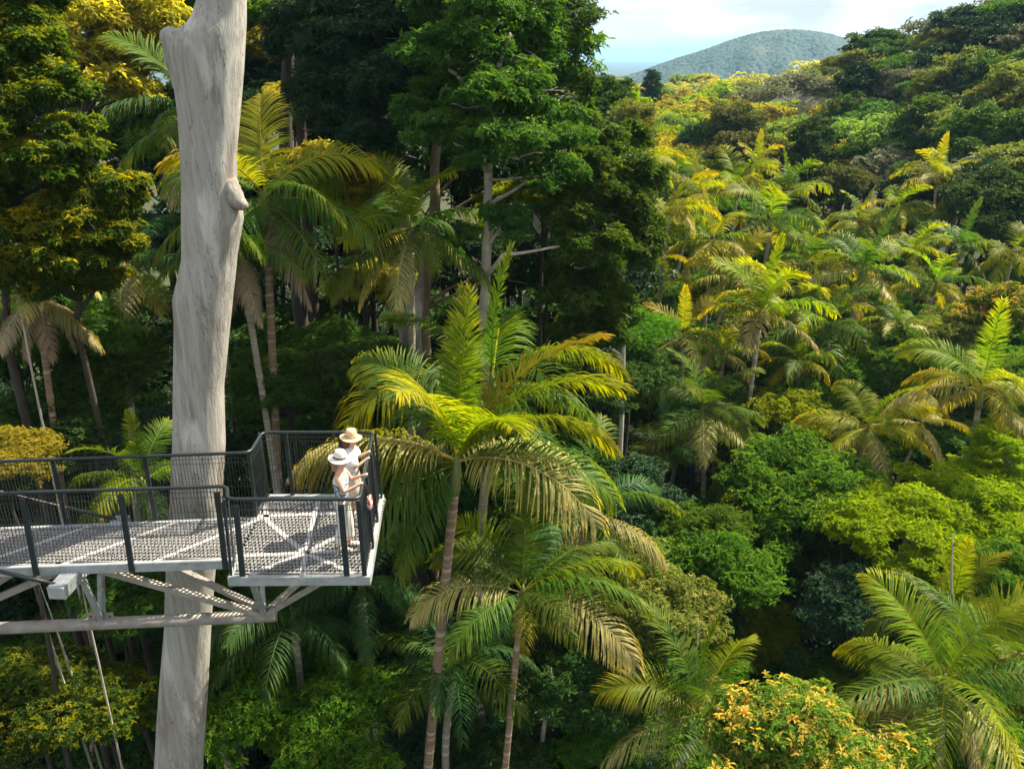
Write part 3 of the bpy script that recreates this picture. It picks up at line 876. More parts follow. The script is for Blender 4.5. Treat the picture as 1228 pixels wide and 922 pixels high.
# ------------------------------------------------------------ the cantilever walkway and lookout
def lookout():
    FL, FRc, BR, BL = Vector((-4.27, 10.40, 0)), Vector((-2.18, 10.42, 0)), Vector((-2.33, 12.87, 0)), Vector((-4.38, 12.87, 0))
    xw = -15.0
    def wf(x): return 10.86 + (x + 4.27) * 0.062
    def wb(x): return 12.10 + (x + 4.27) * 0.080
    root = thing('lookout_walkway', 'steel cantilever walkway with mesh railings ending in a square lookout deck', 'walkway', (-4.27, 11.5, -1.7))
    O = Vector(root.location)
    class B2(MB):
        def tube(s, pts, rad, k=8, cap=True, jit=0.0): super().tube([Vector(p) - O for p in pts], rad, k, cap, jit)
        def beam(s, a, b, w, h, up=(0, 0, 1)): super().beam(Vector(a) - O, Vector(b) - O, w, h, up)
    # gratings: staggered strands
    def grating(xf, xt, yfa, yba, nm):
        g = B2()
        row = 0
        y0, y1 = min(yfa(xf), yfa(xt)), max(yba(xf), yba(xt))
        py = 0.088
        y = y0
        rows = []
        while y < y1:
            a, b = xf, xt
            # clip the row to the deck outline
            xs = [x for x in np.linspace(xf, xt, 60) if yfa(x) + 0.03 <= y <= yba(x) - 0.03]
            if len(xs) > 1:
                g.beam((xs[0], y, -0.016), (xs[-1], y, -0.016), 0.022, 0.024)
                x = xs[0] + (0.036 if row % 2 else 0.0)
                while x < xs[-1] - 0.05:
                    g.beam((x, y + 0.014, -0.018), (x + 0.030, y + py - 0.014, -0.018), 0.020, 0.020)
                    x += 0.072
            y += py; row += 1
        g.build(nm, M['grate'], root)
    grating(-4.31, -2.24, lambda x: 10.42, lambda x: 12.82, 'grating')
    grating(xw, -4.33, wf, wb, 'grating')
    # edge beams (channel): lookout
    def edge(a, b, nm='edge_beam', h=0.15, w=0.07):
        e = B2(); e.beam(a + Vector((0, 0, -0.073)), b + Vector((0, 0, -0.073)), w, h); e.build(nm, M['steel'], root)
    edge(FL + Vector((-0.03, 0, 0)), FRc + Vector((0.03, 0, 0)))
    edge(FRc + Vector((0, 0.036, 0)), BR + Vector((0, -0.036, 0)))
    edge(BR + Vector((0.03, 0, 0)), BL + Vector((-0.03, 0, 0)))
    edge(BL + Vector((0, -0.036, 0)), Vector((-4.38, 12.16, 0)))
    edge(Vector((-4.27, 10.84, 0)), FL + Vector((0, 0.036, 0)))
    edge(Vector((xw, wf(xw), 0)), Vector((-4.25, wf(-4.25) , 0)))
    edge(Vector((xw, wb(xw), 0)), Vector((-4.3, wb(-4.3), 0)))
    # joists under the lookout, seen through the grating
    hub = onz(366, 664, -0.020)
    for q in [(282, 668), (424, 660), (382, 600), (321, 626), (424, 634), (300, 690), (424, 688)]:
        j = B2(); e = onz(q[0], q[1], -0.020); j.beam(hub, e, 0.085, 0.044); j.build('joist', M['frame'], root)
    for (a, b) in [((308, 620), (440, 615)), ((321, 626), (316, 600)), ((366, 664), (362, 694))]:
        j = B2(); j.beam(onz(a[0], a[1], -0.023), onz(b[0], b[1], -0.023), 0.085, 0.044); j.build('joist', M['frame'], root)
    for x in (-5.6, -7.0, -8.4, -9.8):
        j = B2(); j.beam((x, wf(x), -0.020), (x + 1.35, wb(x + 1.35), -0.020), 0.07, 0.044); j.build('joist', M['frame'], root)
        j = B2(); j.beam((x, wf(x) + 0.03, -0.115), (x, wb(x) - 0.03, -0.115), 0.07, 0.06); j.build('joist', M['frame'], root)
    # handrail path
    inn = 0.05
    hz = 1.22
    pb = [Vector((xw, wf(xw), 0)), Vector((-4.33, wf(-4.33), 0)), Vector((-4.22, 10.44, 0)), Vector((-2.22, 10.46, 0)), Vector((-2.37, 12.83, 0)), Vector((-4.32, 12.83, 0)), Vector((-4.33, wb(-4.33), 0)), Vector((xw, wb(xw), 0))]
    ptp = [Vector((xw, wf(xw) + .10, hz)), Vector((-4.34, wf(-4.33) + .14, hz)), Vector((-4.22, 10.60, hz)), Vector((-2.26, 10.60, hz)), Vector((-2.43, 12.92, hz)), Vector((-4.36, 12.92, hz)), Vector((-4.34, wb(-4.33) + .04, hz)), Vector((xw, wb(xw) + .04, hz))]
    hr = B2()
    pts = []
    for i, p in enumerate(ptp):
        if 0 < i < len(ptp) - 1:
            a, b = (ptp[i - 1] - p).normalized(), (ptp[i + 1] - p).normalized()
            for t in (0.14, 0.07): pts.append(p + a * t)
            pts[-1] = p + a * 0.06 + b * 0.012
            pts.append(p + b * 0.06 + a * 0.012); pts.append(p + b * 0.14)
        else: pts.append(p)
    hr.tube(pts, 0.028, 10)
    hr.build('handrail', M['rail'], root, True)
    # mesh panels between the handrail and the deck: thin wires
    for i in range(len(pb) - 1):
        w = B2()
        L_ = (pb[i + 1] - pb[i]).length
        n = max(4, int(L_ / 0.052))
        for k in range(1, n):
            t = k / n
            a = pb[i].lerp(pb[i + 1], t) + Vector((0, 0, 0.05)); b = ptp[i].lerp(ptp[i + 1], t) + Vector((0, 0, -0.03))
            w.beam(a, b, 0.008 if 0 < i < 6 else 0.0065, 0.008 if 0 < i < 6 else 0.0065)
        for f in (0.05, 0.13, 0.5, 0.86, 0.93):
            a = pb[i].lerp(ptp[i], f); b = pb[i + 1].lerp(ptp[i + 1], f)
            w.beam(a, b, 0.006, 0.006)
        w.build('mesh_panel', M['wire'], root)
    # posts: flat bars
    def post(seg, t, h=0.94, w=0.085, d=0.035):
        a = pb[seg].lerp(pb[seg + 1], t); b = ptp[seg].lerp(ptp[seg + 1], t)
        dr = (pb[seg + 1] - pb[seg]).normalized()
        nrm = Vector((-dr.y, dr.x, 0))
        q = B2(); q.beam(a + Vector((0, 0, -0.13)) - nrm * 0.045, a.lerp(b, h) - nrm * 0.045, w, d, nrm)
        q.build('railing_post', M['rail'], root)
    L0 = ptp[1].x - xw
    for px in (268, 158, 47, -66, -180):
        post(0, (onz(px, 675, 0).x - xw) / (pb[1].x - xw))
    post(1, 0.95, 1.0); post(2, 0.07); post(2, 0.86); post(2, 0.995, 1.0, 0.07)
    post(3, 0.30, 1.0); post(3, 0.64, 1.0); post(3, 0.98, 1.0)
    post(4, 0.30, 1.0); post(4, 0.80, 1.0, 0.07); post(5, 0.05, 1.0); post(5, 0.9, 1.0)
    for px in (190, 88, -20, -130):
        post(6, (onz(px, 620, 0).x - pb[6].x) / (pb[7].x - pb[6].x), 1.0, 0.07)
    # truss below
    c0, c1 = at(-420, 772, 11.35), at(330, 738, 11.35)
    q = B2(); q.tube([c0, c1.lerp(c0, 0.35), c1], 0.105, 14); q.build('truss_chord', M['steel_old'], root, True)
    def brace(a, b, w=0.10, h=0.10, m='steel_old'):
        q = B2(); q.beam(a, b, w, h); q.build('truss_brace', M[m], root)
    nA, nB = at(122, 744, 11.35), at(316, 736, 11.35)
    for nd in (nA, nB):
        q = B2(); q.beam(nd + Vector((-0.22, 0, 0.02)), nd + Vector((0.22, 0, 0.02)), 0.016, 0.30); q.build('gusset_plate', M['steel_old'], root)
        for bx_ in (-0.16, 0.16):
            q = B2(); q.tube([nd + Vector((bx_, -0.03, 0.10)), nd + Vector((bx_, 0.03, 0.10))], 0.016, 6); q.build('bolt', M['rail'], root)
    def deckpt(px, py): return onz(px, py, -0.17)
    brace(nA, deckpt(95, 686), 0.085, 0.085, 'steel'); brace(nA, at(121, 688, 11.55), 0.085, 0.085, 'steel')
    brace(nB + Vector((0, -0.02, 0)), onz(118, 682, -0.17), 0.11, 0.09); brace(nB + Vector((0, 0.06, 0.03)), at(208, 679, 11.9), 0.10, 0.08)
    brace(nB + Vector((0, 0, .02)), onz(302, 696, -0.16), 0.09, 0.09, 'steel'); brace(nB, at(314, 690, 11.9), 0.08, 0.08, 'steel')
    brace(nB + Vector((0.03, 0, -.02)), onz(392, 694, -0.16), 0.10, 0.09); brace(nB + Vector((0.05, 0.1, 0)), at(374, 684, 12.4), 0.09, 0.08)
    brace(at(-95, 757, 11.35), onz(70, 685, -0.17), 0.10, 0.10); brace(at(-95, 757, 11.45), onz(40, 672, -0.17), 0.09, 0.09)
    # outrigger with stay cables
    e0, e1 = onz(80, 690, -0.12), onz(127, 622, -0.02)
    e0 = Vector((e0.x, 10.25, -0.20)); e1 = Vector((e0.x + 0.10, 12.35, -0.20))
    q = B2(); q.beam(e0, e1, 0.26, 0.20); q.build('outrigger_beam', M['steel'], root)
    for e, dy in ((e0, 0.12), (e1, -0.12)):
        p = e + Vector((-0.06, dy, 0.08)); d = Vector((-1, 0, 0.30)).normalized()
        q = B2(); q.tube([p, p + d * 0.85], 0.032, 8); q.build('stay_rod', M['rail'], root, True)
        q = B2(); q.tube([p + d * 0.85, p + d * 7.2], 0.009, 5); q.build('stay_cable', M['steel_old'], root)
    q = B2()
    for dy in (0.12, 2.1 - 0.12 + 0.0):
        p = Vector((e0.x - 0.06, 10.25 + dy, -0.12)) + Vector((-1, 0, 0.30)).normalized() * 7.2
        q.tube([(p.x, p.y, float(ground_z(p.x, p.y))), (p.x, p.y, p.z + 0.2)], 0.11, 10)
    q.build('mast', M['steel_old'], root, True)
    for x in (-4.6, -9.5, -14.0):        # pier columns carrying the walkway, standing off the frame's edge
        if x < -12:
            q = B2(); q.tube([(x, 11.3, float(ground_z(x, 11.3))), (x, 11.3, -0.2)], 0.16, 12); q.build('pier', M['steel_old'], root, True)
lookout()


# ------------------------------------------------------------ two people at the rail (facing +X)
def plain(name, col, rough=0.7, spec=0.3):
    m, n, l = newmat(name)
    p = n("ShaderNodeBsdfPrincipled"); p.inputs['Base Color'].default_value = tuple(col) + (1,)
    p.inputs['Roughness'].default_value = rough; p.inputs['Specular IOR Level'].default_value = spec
    nz = n("ShaderNodeTexNoise"); nz.inputs['Scale'].default_value = 60
    bp = n("ShaderNodeBump"); bp.inputs['Strength'].default_value = 0.15; bp.inputs['Distance'].default_value = 0.004
    l(nz.outputs[0], bp.inputs['Height']); l(bp.outputs[0], p.inputs['Normal'])
    o = n("ShaderNodeOutputMaterial"); l(p.outputs[0], o.inputs[0])
    return m


def pattern(name, ca, cb, scale, pos=0.35):
    m, n, l = newmat(name)
    tc = n("ShaderNodeTexCoord")
    v = n("ShaderNodeTexNoise"); v.inputs['Scale'].default_value = scale; v.inputs['Detail'].default_value = 1
    l(tc.outputs['Object'], v.inputs[0])
    r = n("ShaderNodeMapRange"); r.inputs[1].default_value, r.inputs[2].default_value = 0.5 - 0.03, 0.5 + 0.03
    l(v.outputs[0], r.inputs[0])
    p = n("ShaderNodeBsdfPrincipled"); p.inputs['Roughness'].default_value = 0.75
    l(mixc(n, l, r.outputs[0], ca, cb), p.inputs['Base Color'])
    o = n("ShaderNodeOutputMaterial"); l(p.outputs[0], o.inputs[0])
    return m


def skin_obj(name, joints, edges, mat, parent, sub=2, root=0):
    me = bpy.data.meshes.new(name)
    keys = list(joints)
    me.from_pydata([joints[k][0] for k in keys], [(keys.index(a), keys.index(b)) for a, b in edges], [])
    o = link(name, me, mat, parent)
    md = o.modifiers.new('skin', 'SKIN'); md.use_smooth_shade = True; md.branch_smoothing = 0.3
    if not me.skin_vertices: me.skin_vertices.new() if hasattr(me.skin_vertices, 'new') else None
    sv = me.skin_vertices[0].data
    for i, k in enumerate(keys):
        r = joints[k][1]
        sv[i].radius = r if isinstance(r, tuple) else (r, r)
        sv[i].use_root = (i == root)
    if sub:
        sb = o.modifiers.new('sub', 'SUBSURF'); sb.levels = sb.render_levels = sub
    return o


def lathe(mb, prof, c, k=28, sx=1.0, sy=1.0, tilt=0.0, wav=0.0):
    V = []
    for r, z in prof:
        for i in range(k):
            t = i / k * 2 * math.pi
            x, y, zz = r * sx * math.cos(t), r * sy * math.sin(t), z + wav * r * math.cos(2 * t)
            x, zz = x * math.cos(tilt) + zz * math.sin(tilt), -x * math.sin(tilt) + zz * math.cos(tilt)
            V.append((c[0] + x, c[1] + y, c[2] + zz))
    q = []
    for j in range(len(prof) - 1):
        for i in range(k):
            a, b = j * k + i, j * k + (i + 1) % k
            q.append((a, b, b + k, a + k))
    mb.add(V, q)


def person(label, loc, hands, floral, hatcol, hairc, rotz=0.0, legs_bare=True):
    root = thing('person', label, 'person', loc)
    root.rotation_euler = (0, 0, rotz)
    skin = plain('skin', (0.62, 0.36, 0.26), 0.55)
    J, E = {}, []
    def j(n, p, r, par=None):
        J[n] = (tuple(p), r)
        if par: E.append((par, n))
    j('pelvis', (0, 0, 0.92), (0.15, 0.11)); j('waist', (0.01, 0, 1.06), (0.125, 0.09), 'pelvis'); j('chest', (0.015, 0, 1.24), (0.145, 0.10), 'waist')
    j('neckbase', (0.01, 0, 1.375), 0.065, 'chest'); j('neck', (0.03, 0, 1.44), 0.047, 'neckbase')
    j('jaw', (0.055, 0, 1.495), (0.062, 0.068), 'neck'); j('skull', (0.035, 0, 1.57), (0.074, 0.092), 'jaw'); j('crown', (0.025, 0, 1.635), (0.055, 0.065), 'skull')
    j('nose', (0.135, 0, 1.545), 0.013, 'skull')
    for s, nm in ((1, 'l'), (-1, 'r')):
        h = Vector(hands[0] if s > 0 else hands[1])
        sh = Vector((0.01, s * 0.155, 1.345))
        el = (sh + h) / 2 + Vector((-0.06, s * 0.06, -0.16))
        j('sh' + nm, sh, 0.052, 'chest'); j('el' + nm, el, 0.038, 'sh' + nm)
        wr = h + (el - h).normalized() * 0.06
        j('wr' + nm, wr, 0.024, 'el' + nm); j('pm' + nm, h, (0.034, 0.018), 'wr' + nm)
        d = (h - wr).normalized()
        for f in range(4):
            o = (f - 1.5) * 0.019
            ln = (0.034, 0.042, 0.04, 0.03)[f]
            a = h + d * (0.03 + ln * 0.5) + Vector((0, o, 0.010)); b = a + d * ln * 0.5 + Vector((0, o * 0.1, -0.022))
            j(f'f{f}a' + nm, a, 0.0085, 'pm' + nm); j(f'f{f}b' + nm, b, 0.007, f'f{f}a' + nm)
        a = h + Vector((0.012, -s * 0.042, 0.002)); j('th' + nm, a, 0.010, 'pm' + nm); j('tt' + nm, a + Vector((0.026, -s * 0.006, -0.012)), 0.008, 'th' + nm)
        st = 0.06 * s
        j('hip' + nm, (0, s * 0.085, 0.84), 0.088, 'pelvis'); j('kn' + nm, (0.025 + st * 0.4, s * 0.085, 0.47), 0.056, 'hip' + nm)
        j('an' + nm, (-0.02 + st, s * 0.085, 0.085), 0.036, 'kn' + nm); j('heel' + nm, (-0.01 + st, s * 0.085, 0.04), 0.036, 'an' + nm); j('toe' + nm, (0.15 + st, s * 0.095, 0.026), (0.038, 0.024), 'heel' + nm)
    skin_obj('body', J, E, skin, root)
    # hair
    hair = plain('hair', hairc, 0.5)
    hj = {'a': ((0.005, 0, 1.63), (0.085, 0.095)), 'b': ((-0.03, 0, 1.56), (0.075, 0.098)), 'c': ((-0.045, 0, 1.47), (0.045, 0.085)), 'd': ((-0.055, 0, 1.40 if not floral else 1.36), (0.028, 0.06))}
    skin_obj('hair', hj, [('a', 'b'), ('b', 'c'), ('c', 'd')], hair, root)
    # face: eyes, brows, mouth, ears
    mb = MB()
    for s in (-1, 1): lathe(mb, [(0.001, 0.010), (0.009, 0.005), (0.011, 0), (0.009, -0.005), (0.001, -0.010)], (0.118, s * 0.033, 1.562), 8, 0.6, 1.0)
    mb.build('eye', plain('eye_dark', (0.03, 0.02, 0.015), 0.3), root, True)
    mb = MB(); mb.tube([(0.104, -0.026, 1.505), (0.116, 0, 1.502), (0.104, 0.026, 1.505)], [0.003, 0.0065, 0.003], 6)
    mb.build('mouth', plain('lips', (0.45, 0.14, 0.12), 0.5), root, True)
    # clothes
    top = pattern('floral_cloth', (0.60, 0.62, 0.63), (0.13, 0.17, 0.23), 20) if floral else plain('white_cloth', (0.80, 0.79, 0.77), 0.8)
    T = {'pel': ((0, 0, 0.86), (0.17, 0.135)), 'wa': ((0.01, 0, 1.06), (0.145, 0.115)), 'ch': ((0.012, 0, 1.24), (0.165, 0.122)), 'nb': ((0.008, 0, 1.40), (0.115, 0.10))}
    Te = [('pel', 'wa'), ('wa', 'ch'), ('ch', 'nb')]
    for s, nm in ((1, 'l'), (-1, 'r')):
        T['s' + nm] = ((0.01, s * 0.145, 1.362), 0.092); Te.append(('ch', 's' + nm))
        if not floral:
            p = Vector(J['sh' + nm][0]).lerp(Vector(J['el' + nm][0]), 0.95)
            T['e' + nm] = (tuple(p), 0.105); Te.append(('s' + nm, 'e' + nm))
    skin_obj('top', T, Te, top, root)
    low = plain('cream_cloth', (0.74, 0.72, 0.68) if floral else (0.62, 0.52, 0.43), 0.8)
    P = {'w': ((0, 0, 0.98), (0.16, 0.125)), 'p': ((0, 0, 0.86), (0.175, 0.135))}
    Pe = [('w', 'p')]
    if floral:
        for s, nm in ((1, 'l'), (-1, 'r')):
            P['h' + nm] = ((0, s * 0.09, 0.78), 0.10); P['k' + nm] = (J['kn' + nm][0], 0.085); P['a' + nm] = ((J['an' + nm][0][0], J['an' + nm][0][1], 0.11), 0.095)
            Pe += [('p', 'h' + nm), ('h' + nm, 'k' + nm), ('k' + nm, 'a' + nm)]
        skin_obj('trousers', P, Pe, low, root)
    else:
        mb = MB(); lathe(mb, [(0.15, 1.0), (0.18, 0.88), (0.20, 0.7), (0.215, 0.52), (0.205, 0.52), (0.19, 0.7)], (0, 0, 0), 24, 0.8, 1.0)
        mb.build('skirt', low, root, True)
    # shoes
    for s, nm in ((1, 'l'), (-1, 'r')):
        a, t = J['heel' + nm][0], J['toe' + nm][0]
        skin_obj('shoe', {'a': ((a[0] - 0.01, a[1], 0.036), (0.046, 0.036)), 'm': (((a[0] + t[0]) / 2, (a[1] + t[1]) / 2, 0.036), (0.046, 0.034)), 't': ((t[0] + 0.012, t[1], 0.028), (0.046, 0.028))}, [('a', 'm'), ('m', 't')], plain('shoe_pale', (0.62, 0.50, 0.44) if not floral else (0.72, 0.64, 0.58), 0.6), root)
    # hat, worn on the head: its own thing resting on the person
    hat = bpy.data.objects.new('hat', None)
    mb = MB()
    pr = [(0.002, 0.135), (0.045, 0.135), (0.072, 0.122), (0.088, 0.085), (0.100, 0.03), (0.104, 0.0), (0.128, -0.006), (0.155, -0.012), (0.178, -0.018), (0.180, -0.022), (0.155, -0.018), (0.10, -0.008)]
    lathe(mb, pr, (0.028, 0, 1.615), 36, 1.0, 0.96, 0.10, 0.05)
    ho = mb.build('straw_hat', plain('straw', hatcol, 0.85), root, True)
    mb = MB(); lathe(mb, [(0.1035, 0.004), (0.1055, 0.005), (0.1015, 0.034), (0.0995, 0.033)], (0.028, 0, 1.615), 36, 1.0, 0.96, 0.10)
    mb.build('hat_band', plain('hat_band', (0.05, 0.05, 0.05) if floral else (0.42, 0.28, 0.15)), ho, True)
    bpy.data.objects.remove(hat)
    return root
person('person in tan straw hat, white blouse and beige skirt standing behind the other visitor', (-2.63, 11.93, 0.0), [(0.25, 0.16, 1.235), (0.26, -0.10, 1.235)], False, (0.66, 0.46, 0.27), (0.17, 0.055, 0.03), R(4))
person('person in pale cream hat, blue floral top and white trousers at front corner', (-2.66, 11.18, 0.0), [(0.34, 0.17, 1.235), (0.335, -0.14, 1.235)], True, (0.74, 0.70, 0.60), (0.30, 0.19, 0.11), R(-4))


def pouch():
    root = thing('pouch', 'small red and white patterned pouch hanging outside the right rail', 'bag', (-2.20, 11.05, 0.80))
    mb = MB()
    lathe(mb, [(0.002, 0), (0.055, 0.004), (0.075, 0.05), (0.075, 0.16), (0.062, 0.21), (0.002, 0.215)], (0, 0, 0), 18, 0.55, 1.0)
    mb.build('pouch_body', pattern('red_print', (0.55, 0.05, 0.04), (0.75, 0.68, 0.62), 22), root, True)
    mb = MB(); mb.tube([(0, -0.045, 0.205), (-0.02, -0.03, 0.34), (-0.065, 0, 0.455), (-0.02, 0.03, 0.34), (0, 0.045, 0.205)], 0.006, 6)
    mb.build('strap', plain('strap_dark', (0.05, 0.03, 0.03)), root, True)
pouch()
# ------------------------------------------------------------ near palms, one by one
hero = [(174, 30, 'f_gold', 1.15), (192, 6, 'f_green', 1.05), (155, 58, 'f_green', 1.05), (95, 84, 'f_green', 1.05), (66, 76, 'f_lime', 1.05),
        (28, 68, 'f_gold', 1.2), (6, 58, 'f_lime', 1.2), (-14, 42, 'f_lime', 1.1), (-3, 20, 'f_green', 1.1), (-34, 18, 'f_dry', 1.1), (-58, 64, 'f_lime', 1.05), (-112, 72, 'f_gold', 1.05),
        (214, -14, 'f_green', 0.95), (30, 14, 'f_dry', 1.05), (182, 26, 'f_dry', 1.1), (-140, -30, 'f_green', 0.8)]
palm('tall palm with bright yellow-green sunlit crown rising just right of the lookout', 549, 545, 15.5, 3.35, None, foot=(515, 920), bark='palm_brown', spec=hero, tr=0.125)
palm('palm standing directly behind the tallest palm, crown half hidden by its fronds', 590, 452, 19.5, 3.9, ['f_green', 'f_lime', 'f_green', 'f_green', 'f_dry'], 14, az0=20)
low2 = [(186, 24, 'f_dry', 1.0), (165, 42, 'f_green', 0.9), (95, 84, 'f_green', 0.9), (60, 66, 'f_green', 1.0), (35, 44, 'f_green', 1.05), (12, 34, 'f_lime', 1.1), (-8, 26, 'f_green', 1.15), (-32, 20, 'f_dry', 1.15),
        (-88, 8, 'f_gold', 0.62), (135, 55, 'f_lime', 1.0), (20, 8, 'f_green', 1.0), (80, 30, 'f_deep', 1.0), (120, 20, 'f_green', 0.9), (-60, 30, 'f_green', 0.8), (222, 20, 'f_green', 0.85)]
palm('palm with widespread drooping fronds below the tallest palm, slim brown trunk', 627, 705, 15.6, 2.75, None, foot=(606, 922), bark='palm_brown', spec=low2, tr=0.10)
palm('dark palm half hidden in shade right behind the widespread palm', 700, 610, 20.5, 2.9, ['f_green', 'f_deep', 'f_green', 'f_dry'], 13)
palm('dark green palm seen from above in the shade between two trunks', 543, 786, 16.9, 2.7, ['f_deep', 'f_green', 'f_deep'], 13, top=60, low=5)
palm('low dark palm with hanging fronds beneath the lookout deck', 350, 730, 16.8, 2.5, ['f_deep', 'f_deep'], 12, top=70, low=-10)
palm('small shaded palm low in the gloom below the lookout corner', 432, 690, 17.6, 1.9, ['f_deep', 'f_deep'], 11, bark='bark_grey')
palm('young fan of fresh palm fronds behind the walkway rail', 170, 575, 15.6, 1.75, ['f_green', 'f_lime', 'f_green'], 11, top=82, low=0)
palm('palm with upright yellow spear frond behind the giant trunk', 318, 232, 21.5, 3.25, ['f_gold', 'f_green', 'f_green', 'f_green', 'f_green'], 14, foot=(330, 505), bark='palm_brown', dead=1, az0=110)
palm('palm with a brown skirt of dead fronds beside the giant trunk', 286, 292, 20.5, 2.2, ['f_green', 'f_green', 'f_green'], 11, foot=(314, 520), bark='palm_grey', dead=4, shaft='shaft_brown')
palm('shaded palm high up behind the top of the giant trunk', 236, 128, 26, 3.3, ['f_green', 'f_deep', 'f_green', 'f_dry'], 14)
palm('palm with pale twin trunk neighbours under the central dark tree', 492, 268, 23.5, 2.9, ['f_lime', 'f_green', 'f_green', 'f_dry'], 14, foot=(492, 420), tr=0.15)
palm('brown shaggy palm at the far left edge above the walkway', 44, 350, 18, 1.7, ['f_green', 'f_dry', 'f_dry', 'f_dead'], 11, foot=(72, 580), bark='palm_brown', dead=3)
palm('loose palm with frayed fronds left of the giant trunk', 150, 300, 22, 2.6, ['f_green', 'f_deep', 'f_green', 'f_dry'], 12)
